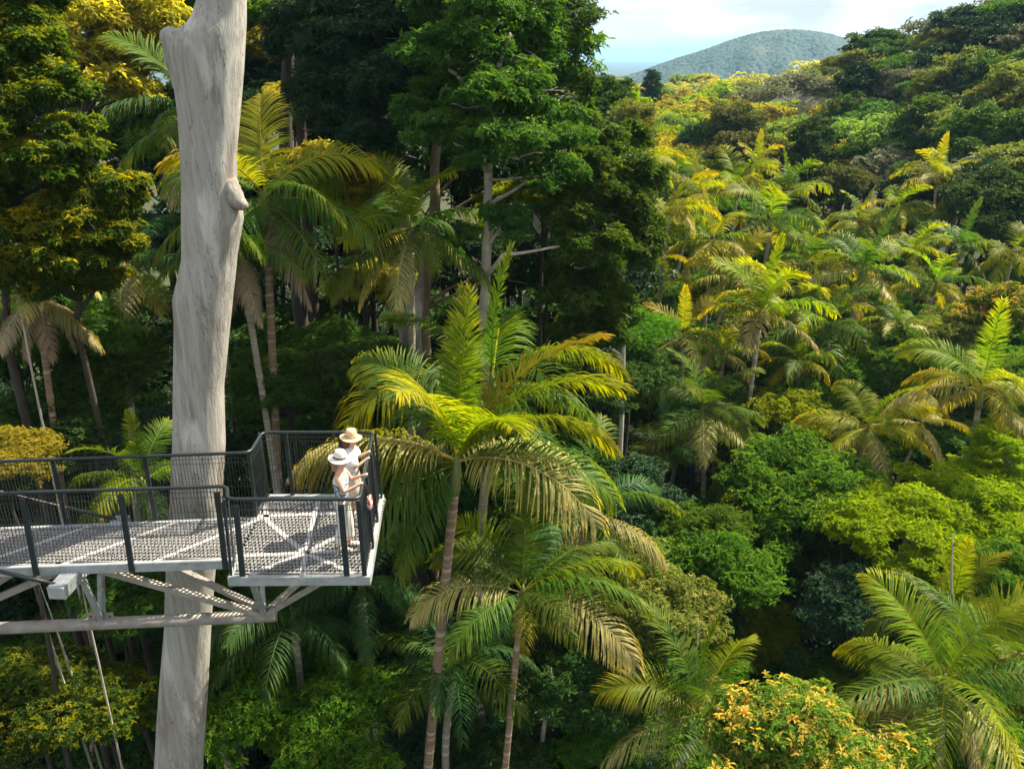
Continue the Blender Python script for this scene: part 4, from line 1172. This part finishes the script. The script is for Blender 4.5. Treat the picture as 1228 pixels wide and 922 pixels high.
# ------------------------------------------------------------ palms of the right-hand valley
V = [
    ('drooping dark green palm with a gold tip, left in the valley palm cluster', 842, 488, 31, 3.0, ['f_green', 'f_green', 'f_green', 'f_dry'], (840, 610), 'palm_brown', 0),
    ('gold-green palm with tall lime spear frond above the cluster', 912, 372, 35, 3.1, ['f_lime', 'f_gold', 'f_lime', 'f_gold', 'f_dry'], (905, 470), 'palm_grey', 0),
    ('darker palm tucked behind the gold-green spear palm', 984, 388, 38, 3.2, ['f_green', 'f_lime', 'f_green', 'f_green'], (1010, 460), 'palm_grey', 0),
    ('leaning palm with brown hanging fruit stalks over green shrubs', 1042, 508, 31, 2.9, ['f_lime', 'f_gold', 'f_gold', 'f_dry'], (1016, 622), 'palm_brown', 1),
    ('wide golden palm with pale hanging frond at the right edge', 1178, 462, 29, 3.4, ['f_lime', 'f_gold', 'f_gold', 'f_dry'], (1158, 575), 'palm_grey', 0),
    ('large bright palm filling the lower right corner', 1133, 812, 15.6, 3.0, ['f_lime', 'f_green', 'f_lime', 'f_dry'], (1120, 930), 'palm_grey', 0),
    ('second palm close behind the lower right corner palm', 1190, 790, 17.5, 2.9, ['f_green', 'f_lime', 'f_green', 'f_dry'], (1170, 940), 'palm_grey', 0),
    ('young palm with arching fronds over the orange-tipped shrub', 838, 850, 17, 2.9, ['f_green', 'f_lime', 'f_green', 'f_dry'], None, 'palm_grey', 0),
    ('upright young palm behind the lower right palms', 1140, 730, 20, 2.3, ['f_lime', 'f_gold', 'f_green'], None, 'palm_grey', 0),
    ('slender tall palm with yellow crown beside the dark central tree', 800, 258, 41, 3.0, ['f_gold', 'f_gold', 'f_lime', 'f_dry'], (794, 430), 'palm_brown', 0),
    ('golden palm with upright spear right of the slender tall palm', 856, 285, 41, 2.9, ['f_gold', 'f_lime', 'f_gold', 'f_dry'], (846, 372), 'palm_grey', 0),
    ('broad yellow-green palm in the middle of the palm grove', 925, 262, 46, 3.6, ['f_lime', 'f_green', 'f_lime', 'f_gold'], None, 'palm_grey', 0),
    ('feathery palm at the back left of the palm grove', 884, 222, 52, 3.2, ['f_lime', 'f_gold', 'f_lime'], None, 'palm_grey', 0),
    ('green palm beside the round dark-leaved tree in the grove', 946, 226, 54, 2.8, ['f_green', 'f_lime', 'f_green'], None, 'palm_grey', 0),
    ('palm with tangled gold fronds in front of the grove centre', 878, 330, 39, 2.6, ['f_gold', 'f_gold', 'f_dry'], None, 'palm_grey', 0),
    ('wide palm with bluish green fronds right of the grove centre', 1034, 322, 41, 3.2, ['f_green', 'f_lime', 'f_green', 'f_dry'], None, 'palm_grey', 0),
    ('palm with drooping olive fronds beneath the bluish palm', 978, 318, 43, 2.8, ['f_green', 'f_gold', 'f_green'], None, 'palm_grey', 0),
    ('tall lone golden palm standing above the right of the grove', 1124, 210, 57, 2.9, ['f_gold', 'f_gold', 'f_lime', 'f_dry'], (1117, 280), 'palm_grey', 0),
    ('palm with pale hanging fronds below the lone golden palm', 1124, 338, 41, 2.5, ['f_lime', 'f_green', 'f_gold'], (1104, 400), 'palm_grey', 0),
    ('bushy yellow palm between the grove and the lone golden palm', 1078, 246, 55, 2.7, ['f_lime', 'f_gold', 'f_green'], None, 'palm_grey', 0),
    ('pale palm at the back of the grove below the flat-topped tree', 1030, 262, 58, 2.4, ['f_lime', 'f_gold'], None, 'palm_grey', 0),
    ('dark-fronded palm at the right edge behind the big shrub', 1196, 228, 60, 2.6, ['f_green', 'f_green'], None, 'palm_grey', 0),
    ('yellow palm on the left rim of the grove close to the dark tree', 772, 200, 50, 2.6, ['f_gold', 'f_gold', 'f_lime'], None, 'palm_grey', 0),
    ('small golden palm under the broad palm of the grove', 820, 400, 36, 2.2, ['f_gold', 'f_green', 'f_dry'], None, 'palm_grey', 0),
    ('yellow-fronded palm low down beside the golden right edge palm', 1105, 505, 32, 2.2, ['f_gold', 'f_gold', 'f_dry'], None, 'palm_grey', 0),
    ('palm crown of mixed olive and yellow behind the spear palm', 962, 356, 41, 2.6, ['f_gold', 'f_green'], None, 'palm_grey', 0),
    ('green palm with stiff fronds at the lower right of the grove', 1150, 292, 47, 2.6, ['f_green', 'f_lime', 'f_green'], None, 'palm_grey', 0),
    ('little olive palm between the slender palm and the broad palm', 838, 230, 50, 2.3, ['f_gold', 'f_lime'], None, 'palm_grey', 0),
    ('yellowish palm at the right edge under the hillside', 1215, 300, 46, 2.6, ['f_lime', 'f_gold'], None, 'palm_grey', 0),
    ('slim palm with tattered gold crown at the foot of the grove', 868, 420, 37, 2.1, ['f_gold', 'f_green', 'f_dry'], (864, 500), 'palm_brown', 0),
    ('small lime palm between the two darker palms of the grove', 958, 430, 36, 2.0, ['f_lime', 'f_green', 'f_gold'], (956, 500), 'palm_grey', 0),
    ('slight golden palm tucked under the dark central tree edge', 776, 320, 40, 2.2, ['f_gold', 'f_lime', 'f_dry'], (772, 420), 'palm_brown', 0),
    ('pale green palm below the orange-brown tree', 1006, 300, 50, 2.3, ['f_lime', 'f_green'], (1002, 360), 'palm_grey', 0),
    ('slim palm peeping up left of the lone golden palm', 1098, 300, 46, 2.1, ['f_lime', 'f_gold'], (1094, 370), 'palm_brown', 0),
    ('bright little palm right under the lone golden palm', 1150, 246, 56, 2.2, ['f_gold', 'f_lime'], None, 'palm_grey', 0),
    ('short palm low in the middle of the sunlit slope', 1078, 388, 37, 2.0, ['f_green', 'f_lime', 'f_dry'], None, 'palm_grey', 0),
    ('golden palm head at the rear rim of the grove', 908, 200, 58, 2.2, ['f_gold', 'f_gold'], None, 'palm_grey', 0),
    ('greenish palm head at the rear left rim of the grove', 812, 206, 54, 2.2, ['f_lime', 'f_green'], None, 'palm_grey', 0),
    ('dim palm in shadow left of the drooping dark green palm', 800, 545, 30, 2.4, ['f_deep', 'f_green'], None, 'palm_grey', 0),
]
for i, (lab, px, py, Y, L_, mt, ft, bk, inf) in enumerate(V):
    palm(lab, px, py, Y, L_ * (1.02 if Y > 20 else 1.1), mt, 13 if L_ > 2.7 else 11, foot=ft, bark=bk, near=Y < 34, infl=inf, dead=1 if i % 5 == 0 else 0, tr=0.12, top=random.choice((84, 72, 66, 70, 76)), low=random.choice((-12, 2, -22)))

# ------------------------------------------------------------ the big dark tree in the centre and its neighbours
def pf(px, py, rx, ry, Y):
    p = at(px, py, Y); k = mpp(p)
    return (p.x, p.y, p.z, rx * k, rx * k, ry * k)
b = at(580, 372, 23.5)
bb = (b.x, b.y, float(ground_z(b.x, b.y)) - 0.2)
def W(px, py, Y): return tuple(at(px, py, Y))
C = [pf(585, 40, 56, 40, 24), pf(530, 62, 46, 30, 23), pf(618, 30, 48, 40, 25), pf(632, 95, 46, 32, 23.5), pf(590, 110, 46, 26, 22.6), pf(548, 160, 52, 27, 22.3), pf(618, 165, 60, 30, 22.0), pf(500, 140, 36, 28, 23.5),
     pf(655, 60, 26, 40, 25), pf(580, -30, 76, 40, 25), pf(660, 150, 36, 26, 24), pf(520, 10, 40, 30, 24), pf(565, 12, 46, 30, 22.8), pf(660, 205, 34, 22, 23.2), pf(608, 262, 34, 18, 22.8)]
custom_tree('tall dark-leaved tree with pale forked trunk in the centre of the forest wall', C, bb, [bb, W(580, 372, 23.5), W(586, 270, 23.5), W(585, 185, 23.6), W(583, 110, 23.8), W(588, 50, 24)], 'mid', 25000, 0.15, 0.066, 21, 'bark_pale', 0.18,
            [([W(585, 120, 23.7), W(600, 75, 23.2), W(612, 40, 23)], 0.10, 0.03), ([W(586, 130, 23.6), W(548, 90, 22.8), W(520, 70, 22.4)], 0.08, 0.03), ([W(580, 335, 23.5), W(604, 305, 22.6), W(660, 297, 22.7), W(735, 290, 23.4)], 0.085, 0.008),
             ([W(584, 190, 23.6), W(620, 188, 22.4), W(650, 180, 22)], 0.045, 0.008), ([W(586, 215, 23.5), W(640, 212, 22.6), W(682, 206, 22.9)], 0.045, 0.008)], flush=0.3)
b = at(748, 500, 25.5); bb = (b.x, b.y, float(ground_z(b.x, b.y)) - 0.2)
C = [pf(725, 215, 44, 36, 24.5), pf(690, 255, 46, 32, 23.8), pf(755, 262, 40, 34, 25), pf(700, 300, 42, 24, 23.4), pf(768, 290, 28, 26, 25), pf(735, 190, 40, 36, 26), pf(745, 310, 34, 24, 24.6), pf(688, 350, 40, 28, 24), pf(728, 365, 36, 30, 25), pf(700, 140, 22, 30, 27), pf(705, 400, 36, 28, 25), pf(745, 225, 36, 34, 25.2), pf(680, 205, 36, 28, 24.6)]
custom_tree('dark green tree with thin pale trunk leaning out over the valley', C, bb, [bb, W(743, 520, 25.5), W(748, 430, 25.5), W(752, 370, 25.4), W(735, 260, 25.2), W(728, 200, 25.4)], 'mid', 24000, 0.17, 0.075, 22, 'bark_pale', 0.11,
            [([W(745, 330, 25), W(720, 300, 23.5), W(660, 298, 22.8)], 0.06, 0.02)], flush=0.4)
b = at(485, 390, 26.5); bb = (b.x, b.y, float(ground_z(b.x, b.y)) - 0.2)
C = [pf(440, 30, 60, 40, 26), pf(395, 70, 44, 36, 26), pf(450, 100, 56, 36, 25.5), pf(400, 135, 40, 34, 25.6), pf(480, 60, 44, 34, 26.5), pf(430, 160, 46, 24, 25), pf(470, 165, 40, 26, 26), pf(425, -25, 70, 40, 27), pf(365, 40, 36, 36, 27.5), pf(375, 110, 28, 24, 26.5)]
custom_tree('dark bluish tree with layered crown left of the central tree', C, bb, [bb, W(485, 390, 26.5), W(485, 260, 26.5), W(487, 180, 26.6), W(470, 90, 26.6), W(450, 20, 26.6)], 'deep', 22000, 0.18, 0.08, 23, 'bark_grey', 0.22,
            [([W(486, 220, 26.5), W(440, 170, 25.6), W(405, 140, 25.4)], 0.09, 0.03)], flush=0.2)
b = at(505, 370, 27); bb = (b.x, b.y, float(ground_z(b.x, b.y)) - 0.2)
C = [pf(527, 95, 40, 40, 28), pf(560, 80, 50, 40, 29), pf(520, 30, 50, 40, 29), pf(590, 60, 54, 46, 30), pf(615, 20, 52, 56, 31), pf(560, 200, 44, 34, 29), pf(625, 215, 52, 36, 28), pf(650, 320, 50, 34, 28), pf(600, 320, 40, 30, 29)]
custom_tree('shaded tree with reddish trunk standing behind the central tree', C, bb, [bb, W(508, 370, 27), W(520, 240, 27.4), W(525, 150, 27.8), W(528, 60, 28.4)], 'deep', 16000, 0.20, 0.09, 24, 'bark_brown', 0.26, [], flush=0.2)
# left wall of foliage
b = at(10, 420, 17.5); bb = (b.x, b.y, float(ground_z(b.x, b.y)) - 0.2)
C = [pf(15, 40, 50, 40, 17.5), pf(50, 95, 44, 34, 17.2), pf(10, 120, 50, 40, 16.8), pf(70, 165, 44, 30, 17.2), pf(25, 190, 50, 34, 16.8), pf(85, 205, 32, 24, 17.6), pf(-30, 60, 60, 60, 17), pf(30, 0, 44, 40, 18), pf(-30, 200, 60, 50, 17)]
custom_tree('leafy olive-green tree with yellow-lit leaves at the top left edge', C, bb, [bb, W(10, 420, 17.5), W(5, 250, 17.5), W(10, 100, 17.5), W(10, 20, 17.5)], 'sunny', 42000, 0.105, 0.05, 25, 'bark_dark', 0.11, [], flush=0.26)
b = at(95, 380, 18); bb = (b.x, b.y, float(ground_z(b.x, b.y)) - 0.2)
C = [pf(120, 222, 44, 26, 18), pf(145, 245, 26, 20, 18.2), pf(95, 250, 44, 28, 17.4), pf(130, 278, 34, 22, 17.8), pf(70, 285, 46, 28, 17.2), pf(105, 310, 40, 26, 17.6), pf(30, 270, 50, 30, 16.8), pf(60, 330, 40, 26, 17.4), pf(125, 335, 26, 20, 18), pf(10, 320, 44, 30, 17)]
custom_tree('bushy tree with golden-lit upper leaves reaching toward the giant trunk', C, bb, [bb, W(95, 400, 18), W(92, 320, 18), W(98, 260, 18)], 'sunny', 38000, 0.105, 0.05, 26, 'bark_dark', 0.09, [], flush=0.5)
b = at(105, 200, 31); bb = (b.x, b.y, float(ground_z(b.x, b.y)) - 0.2)
C = [pf(120, 20, 44, 30, 31), pf(90, 70, 36, 24, 30.5), pf(150, 60, 34, 26, 31.5), pf(175, 20, 40, 30, 32), pf(130, 100, 30, 20, 30.5), pf(100, 10, 30, 30, 31), pf(160, 110, 26, 18, 32), pf(190, 70, 26, 26, 33)]
custom_tree('golden backlit tree with dark crooked limbs at the top left', C, bb, [bb, W(104, 140, 31), W(104, 70, 31), W(112, 20, 31), W(110, -20, 31)], 'gold', 7000, 0.20, 0.09, 27, 'bark_dark', 0.2, [([W(104, 70, 31), W(125, 45, 31), W(140, 20, 31)], 0.09, 0.04)], flush=0.9)

# ------------------------------------------------------------ shrubs and smaller trees, one by one
S = [
    ('large dark green glossy shrub in the valley middle', 868, 702, 24, 2.6, 'green', 'dome', 1),
    ('bright green bushy shrub behind the large glossy shrub', 958, 600, 28, 3.3, 'green', 'dome', 1),
    ('fresh green shrub at the foot of the drooping dark palm', 852, 640, 26, 1.7, 'green', 'dome', 1),
    ('dark green bush under the leaning palm', 1010, 640, 26.5, 2.6, 'dark', 'dome', 1),
    ('spreading yellow-green tree with flat leaf layers on the right', 1085, 640, 24.5, 2.6, 'lime', 'layer', 1),
    ('second yellow-green layered tree at the right edge', 1190, 610, 26, 2.6, 'lime', 'layer', 1),
    ('round shrub covered in orange new leaves at the bottom', 972, 932, 13.4, 2.35, 'flush', 'dome', 1),
    ('pale cream-tipped shrub beside the young palm', 800, 745, 19.5, 1.9, 'cream', 'dome', 1),
    ('shrub with pinkish cream tips behind the widespread palm', 748, 690, 21, 1.7, 'cream', 'dome', 1),
    ('rounded dark green shrub at the bottom left of the palms', 412, 872, 15.5, 1.9, 'green', 'dome', 1),
    ('green shrub at the bottom just right of the giant trunk', 275, 850, 15.6, 1.7, 'green', 'dome', 1),
    ('sunlit yellow-green bush at the bottom left corner', 40, 850, 14.5, 1.7, 'sunny', 'dome', 1),
    ('yellow-green bush left of the giant trunk near the bottom', 128, 860, 15.2, 1.5, 'sunny', 'dome', 1),
    ('golden leafy sapling at the left edge behind the walkway', 0, 560, 14.4, 1.15, 'gold', 'dome', 1),
    ('blue-green bush between the widespread palm and the bottom edge', 705, 830, 18.5, 1.6, 'dark', 'dome', 1),
    ('orange-tipped shrub by the right edge above the golden palm', 1205, 385, 37, 2.4, 'flush', 'dome', 1),
    ('cream-tipped shrub on the slope above the wide golden palm', 1135, 402, 38, 2.0, 'cream', 'dome', 1),
    ('dark green rounded tree at the right edge', 1208, 258, 52, 4.2, 'dark', 'dome', 1),
    ('green shrub left of the wide golden palm', 1075, 430, 36, 2.2, 'green', 'dome', 1),
    ('yellow-green bush at the right edge under the golden palm', 1215, 540, 27.5, 1.7, 'lime', 'dome', 1),
    ('dark shrub in the hollow below the layered tree', 1030, 735, 22, 2.0, 'deep', 'dome', 1),
    ('olive shrub between the lower right palms and the layered tree', 1195, 690, 21.5, 1.6, 'green', 'dome', 1),
    ('green undergrowth tree beside the slender pale trunk', 700, 470, 25.5, 2.0, 'dark', 'dome', 1),
    ('lime-leaved sapling in front of the thin pale trunk', 760, 400, 29, 1.6, 'green', 'airy', 1),
    ('dark leafy bush beside the pale wavy vine at the left', 20, 430, 20, 2.0, 'dark', 'dome', 1),
    ('mid green bush left of the giant trunk above the walkway', 118, 440, 20.5, 2.0, 'mid', 'dome', 1),
    ('shaded bush under the golden-topped tree at the left', 70, 395, 19.5, 1.8, 'mid', 'dome', 1),
    ('dark bush close behind the back rail at the left', 60, 520, 18.5, 1.7, 'dark', 'dome', 1),
    ('bush right of the giant trunk between two slim palm trunks', 345, 470, 22, 1.8, 'mid', 'dome', 1),
    ('leafy green bush beneath the pale twin trunks', 400, 430, 24, 1.9, 'mid', 'dome', 1),
    ('green bush in shade under the walkway near the giant trunk', 150, 730, 17, 1.5, 'mid', 'dome', 1),
    ('leafy green sapling behind the railing corner', 435, 455, 21.5, 1.7, 'dark', 'dome', 1),
]
for i, (lab, px, py, Y, r, mt, kd, nr) in enumerate(S):
    tree(lab, px, py, Y, r, mt, kd, nr, i % 3, 0.9 if kd == 'dome' else 1.0, 'bark_dark' if mt not in ('lime', 'cream') or px < 200 else 'bark_grey', name='shrub' if r < 2.4 else 'rainforest_tree', cat='shrub' if 'tree' not in lab else 'tree', tr=0.07 + 0.02 * r)

# mid-distance trees above the grove
Mt = [
    ('round dark green tree standing above the palm grove', 972, 196, 70, 3.4, 'dark', 'col', 0),
    ('dark columnar tree with reddish side left of the round dark tree', 900, 190, 72, 3.6, 'rust', 'dome', 0),
    ('brownish tree peeking over the back of the grove', 880, 152, 88, 3.4, 'rust', 'dome', 0),
    ('flat-topped pale green tree with visible grey branches', 1048, 172, 78, 5.4, 'pale', 'airy', 0),
    ('orange-brown tree right of the round dark tree', 1012, 222, 68, 2.5, 'rust', 'dome', 0),
    ('small dark tree at the back left of the grove', 838, 165, 90, 2.6, 'dark', 'dome', 0),
    ('dark tree on the shoulder of the central forest wall', 722, 118, 42, 1.5, 'dark', 'dome', 0),
    ('yellow-green tree just right of the forest wall shoulder', 742, 128, 60, 2.0, 'lime', 'dome', 0),
    ('dull olive tree between the forest wall and the grove', 752, 150, 55, 2.2, 'olive', 'dome', 0),
    ('wide umbrella tree with dark flat layers on the hill crest', 1068, 58, 108, 4.6, 'dark', 'layer', 0),
    ('grey leafless-looking tree amid the far gold woods', 960, 120, 120, 6.6, 'grey', 'airy', 0),
    ('bronze round tree at the foot of the right hillside', 1062, 108, 98, 4.6, 'rust', 'dome', 0),
    ('broad deep green tree low on the dark right-hand hillside', 1165, 160, 78, 5.5, 'deep', 'dome', 0),
    ('dark bluish tree at the base of the hillside', 1105, 150, 84, 4.0, 'deep', 'dome', 0),
    ('tall grey-leaved tree on the hillside top', 1180, 40, 95, 6.5, 'grey', 'airy', 0),
    ('small bright green tree on the hillside edge', 1092, 130, 86, 2.2, 'green', 'col', 0),
    ('dark rounded tree at the right edge of the hillside', 1218, 150, 72, 5.0, 'deep', 'dome', 0),
    ('spindly dark pine rising from the far gold woods', 782, 104, 130, 2.3, 'deep', 'col', 0),
]
for i, (lab, px, py, Y, r, mt, kd, nr) in enumerate(Mt):
    tree(lab, px, py, Y, r, mt, kd, nr, i % 3, 0.9, 'bark_pale' if mt in ('grey', 'pale') else 'bark_dark')

# ------------------------------------------------------------ fill: repeats that nothing tells apart
def fill(label, group, name, cat, pts, mats, rr, near, kinds=('dome', 'dome', 'layer'), sink=0.0, bark='bark_dark'):
    for i, (px, py, Y) in enumerate(pts):
        tree(label, px, py, Y, random.uniform(*rr), random.choice(mats), random.choice(kinds), near, random.randrange(3), random.uniform(0.8, 1.05), bark, group, name, cat, nl=7, sink=sink)
def grid(x0, x1, y0, y1, sx, sy, Yf, jit=0.35, yj=0.04):
    o = []
    for a, py in enumerate(np.arange(y0, y1, sy)):
        for px in np.arange(x0 + (a % 2) * sx / 2, x1, sx):
            q = py + random.uniform(-jit, jit) * sy
            o.append((px + random.uniform(-jit, jit) * sx, q, Yf(q) * (1 + random.uniform(-yj, yj))))
    return o
fill('dark tall tree in the shaded back of the left forest wall', 'back trees of the left forest', 'rainforest_tree', 'tree', grid(-60, 680, 10, 330, 105, 75, lambda q: 42 - q * 0.02), ['deep', 'deep', 'dark', 'dark', 'green'], (3.0, 4.0), 0)
fill('gold backlit tree glimpsed between the dark trunks of the left forest', 'gold trees behind the left forest', 'rainforest_tree', 'tree', [(400, 195, 37), (265, 175, 37), (335, 60, 38), (440, 285, 36), (60, 30, 38), (650, 240, 36), (700, 320, 34), (392, 205, 29), (420, 235, 29.5), (352, 130, 31), (448, 345, 29), (652, 250, 26.4), (664, 225, 27)], ['gold', 'lime'], (1.3, 2.0), 0)  # light glimmering through the gaps is put into the gold leaf colour
fill('dark green shrub in the shaded understorey of the left forest', 'understorey shrubs of the left forest', 'shrub', 'shrub', grid(-30, 760, 385, 640, 88, 62, lambda q: float(np.interp(q, [380, 480, 640], [31, 26.5, 23]))), ['deep', 'dark', 'dark'], (1.6, 2.2), 0)
fill('dark leafy shrub low in the gully below the lookout', 'gully shrubs below the lookout', 'shrub', 'shrub', grid(-30, 780, 660, 980, 88, 70, lambda q: float(np.interp(q, [640, 800, 960], [22.5, 19.5, 17.2]))), ['deep', 'dark', 'dark', 'green'], (1.3, 1.8), 0, sink=0.6)
Yv = lambda q: float(np.interp(q, [190, 215, 280, 340, 400, 500, 590, 690, 800, 940], [76, 62, 52, 44, 39, 33.5, 29.5, 26, 21.5, 17.5]))
fill('leafy understorey bush under the palms of the sunlit valley', 'understorey bushes of the sunlit valley', 'shrub', 'shrub', grid(765, 1290, 225, 430, 62, 34, Yv), ['green', 'mid', 'lime', 'gold', 'olive', 'green', 'green'], (1.6, 2.4), 0, sink=2.5)
fill('green bush crowding the lower right slope of the valley', 'bushes of the lower right slope', 'shrub', 'shrub', grid(765, 1290, 455, 960, 84, 62, Yv), ['mid', 'green', 'dark', 'green', 'lime'], (1.5, 2.1), 0, sink=1.5)
far = grid(700, 1010, 96, 205, 26, 13, lambda q: float(np.interp(q, [95, 105, 120, 150, 190], [300, 210, 150, 105, 78])), 0.45, 0.06)
fill('sunlit gold and olive tree of the far woods beyond the palm grove', 'trees of the far woods', 'gum_tree', 'tree', far, ['gold', 'gold', 'lime', 'gold', 'lime', 'olive', 'pale'], (3.2, 4.6), 2, ('dome', 'layer', 'dome'), 2.0, 'bark_pale')
far2 = [(1030, 92, 150), (1000, 96, 170), (1065, 84, 130), (985, 104, 150), (1012, 110, 130), (1048, 98, 120)]
fill('olive tree on the saddle between the far woods and the right hillside', 'trees on the saddle', 'gum_tree', 'tree', far2, ['olive', 'gold', 'olive'], (4.0, 5.0), 2, ('dome',), 0.0, 'bark_pale')
hs = [(x, y, 112 - (x - 1010) * 0.10 - y * 0.17) for x, y, _ in grid(1020, 1290, 18, 215, 42, 27, lambda q: 1) if y > 92 - (x - 1000) * 0.55]
fill('dense tree covering the dark right-hand hillside', 'trees of the right hillside', 'rainforest_tree', 'tree', hs, ['mid', 'olive', 'grey', 'dark', 'olive', 'deep', 'mid'], (2.8, 4.4), 0, ('dome', 'dome', 'layer', 'col'), 1.0)

# thin trunks and vines
def pole(label, pts, r, bark='bark_pale', name='slender_trunk', cat='tree trunk'):
    P = [at(*p) for p in pts]
    g = P[-1].copy(); dd = (P[-1] - P[-2]); g = g + Vector((dd.x * 0.6, dd.y * 0.6, 0)); g.z = float(ground_z(g.x, g.y)) - 0.1
    P = P + [g]
    Q = []
    for i in range(len(P) - 1):
        for k in range(5): Q.append(P[i].lerp(P[i + 1], k / 5) + Vector((random.gauss(0, r * 0.35), random.gauss(0, r * 0.3), 0)))
    Q.append(P[-1])
    for _ in range(3): Q = [Q[0]] + [(Q[i - 1] + Q[i] * 2 + Q[i + 1]) / 4 for i in range(1, len(Q) - 1)] + [Q[-1]]
    mb = MB(); mb.tube([q - g for q in Q], [r * (0.18 + 0.37 * min(1, i / 4) + 0.6 * i / len(Q)) for i in range(len(Q))], 8, jit=0.04)
    tag(mb.build(name, M[bark], None, True, g), label, cat)
pole('thin leaning bare trunk rising through the bush at bottom left', [(36, 690, 14.5), (70, 800, 14.6), (110, 915, 14.8)], 0.038, 'bark_grey')
pole('second thin bare trunk beside the leaning one at bottom left', [(44, 690, 14.7), (80, 790, 14.8), (118, 905, 15.0)], 0.032, 'bark_grey')
pole('very thin pale vine stem hanging beneath the walkway truss', [(95, 690, 14.2), (110, 760, 14.2), (128, 840, 14.3)], 0.028)
pole('pale wavy vine stem left of the shaggy palm', [(20, 350, 17), (38, 440, 17), (58, 540, 17), (70, 600, 17)], 0.035)
pole('dark straight trunk right of the giant trunk in the upper gloom', [(347, -20, 29), (347, 80, 29), (343, 190, 29)], 0.28, 'bark_dark')
pole('second dark trunk beside the straight one in the upper gloom', [(362, -20, 30), (362, 90, 30), (360, 190, 30)], 0.2, 'bark_dark')
pole('grey trunk beneath the dark tree behind the tallest palm', [(506, 300, 25), (500, 360, 25), (496, 400, 25)], 0.2, 'bark_grey')
pole('slim brown trunk in shade under the lookout corner', [(432, 690, 17.6), (433, 760, 17.6), (434, 810, 17.6)], 0.09, 'bark_brown')
pole('pale mottled trunk in shade right of the widespread palm', [(662, 800, 18.5), (655, 850, 18.5), (646, 920, 18.6)], 0.09, 'bark_grey')
pole('dead grey pole rising between the lower right palms', [(1142, 640, 19), (1141, 700, 19), (1139, 760, 19)], 0.05, 'bark_pale')
pole('bare upright stalk beside the cream-tipped shrub', [(838, 740, 18), (834, 800, 18), (830, 850, 18)], 0.035, 'bark_pale')

# ------------------------------------------------------------ ground cover
def undergrowth():
    rg = np.random.default_rng(77)
    n = 26000
    x = rg.uniform(-26, 44, n); y = rg.uniform(9, 66, n)
    keep = np.abs(x) < y * 0.75 + 5
    x, y = x[keep], y[keep]
    z = ground_z(x, y) + rg.uniform(0.0, 1.3, len(x)) ** 1.5
    P = np.stack([x, y, z], 1)
    A = np.tile([0, 0, 1.0], (len(x), 1)) + rg.normal(0, 0.25, (len(x), 3)); A /= np.linalg.norm(A, axis=1)[:, None]
    Vv, F, lv, nf = leaves(P, A, 0.55, 0.16, rg, 6, (35, 80))
    tag(link('undergrowth', npmesh('undergrowth', Vv, F, False, {'lv': lv, 'nf': nf}), LM['deep']), 'dark leafy ground cover on the forest floor', 'undergrowth', kind='stuff')
undergrowth()
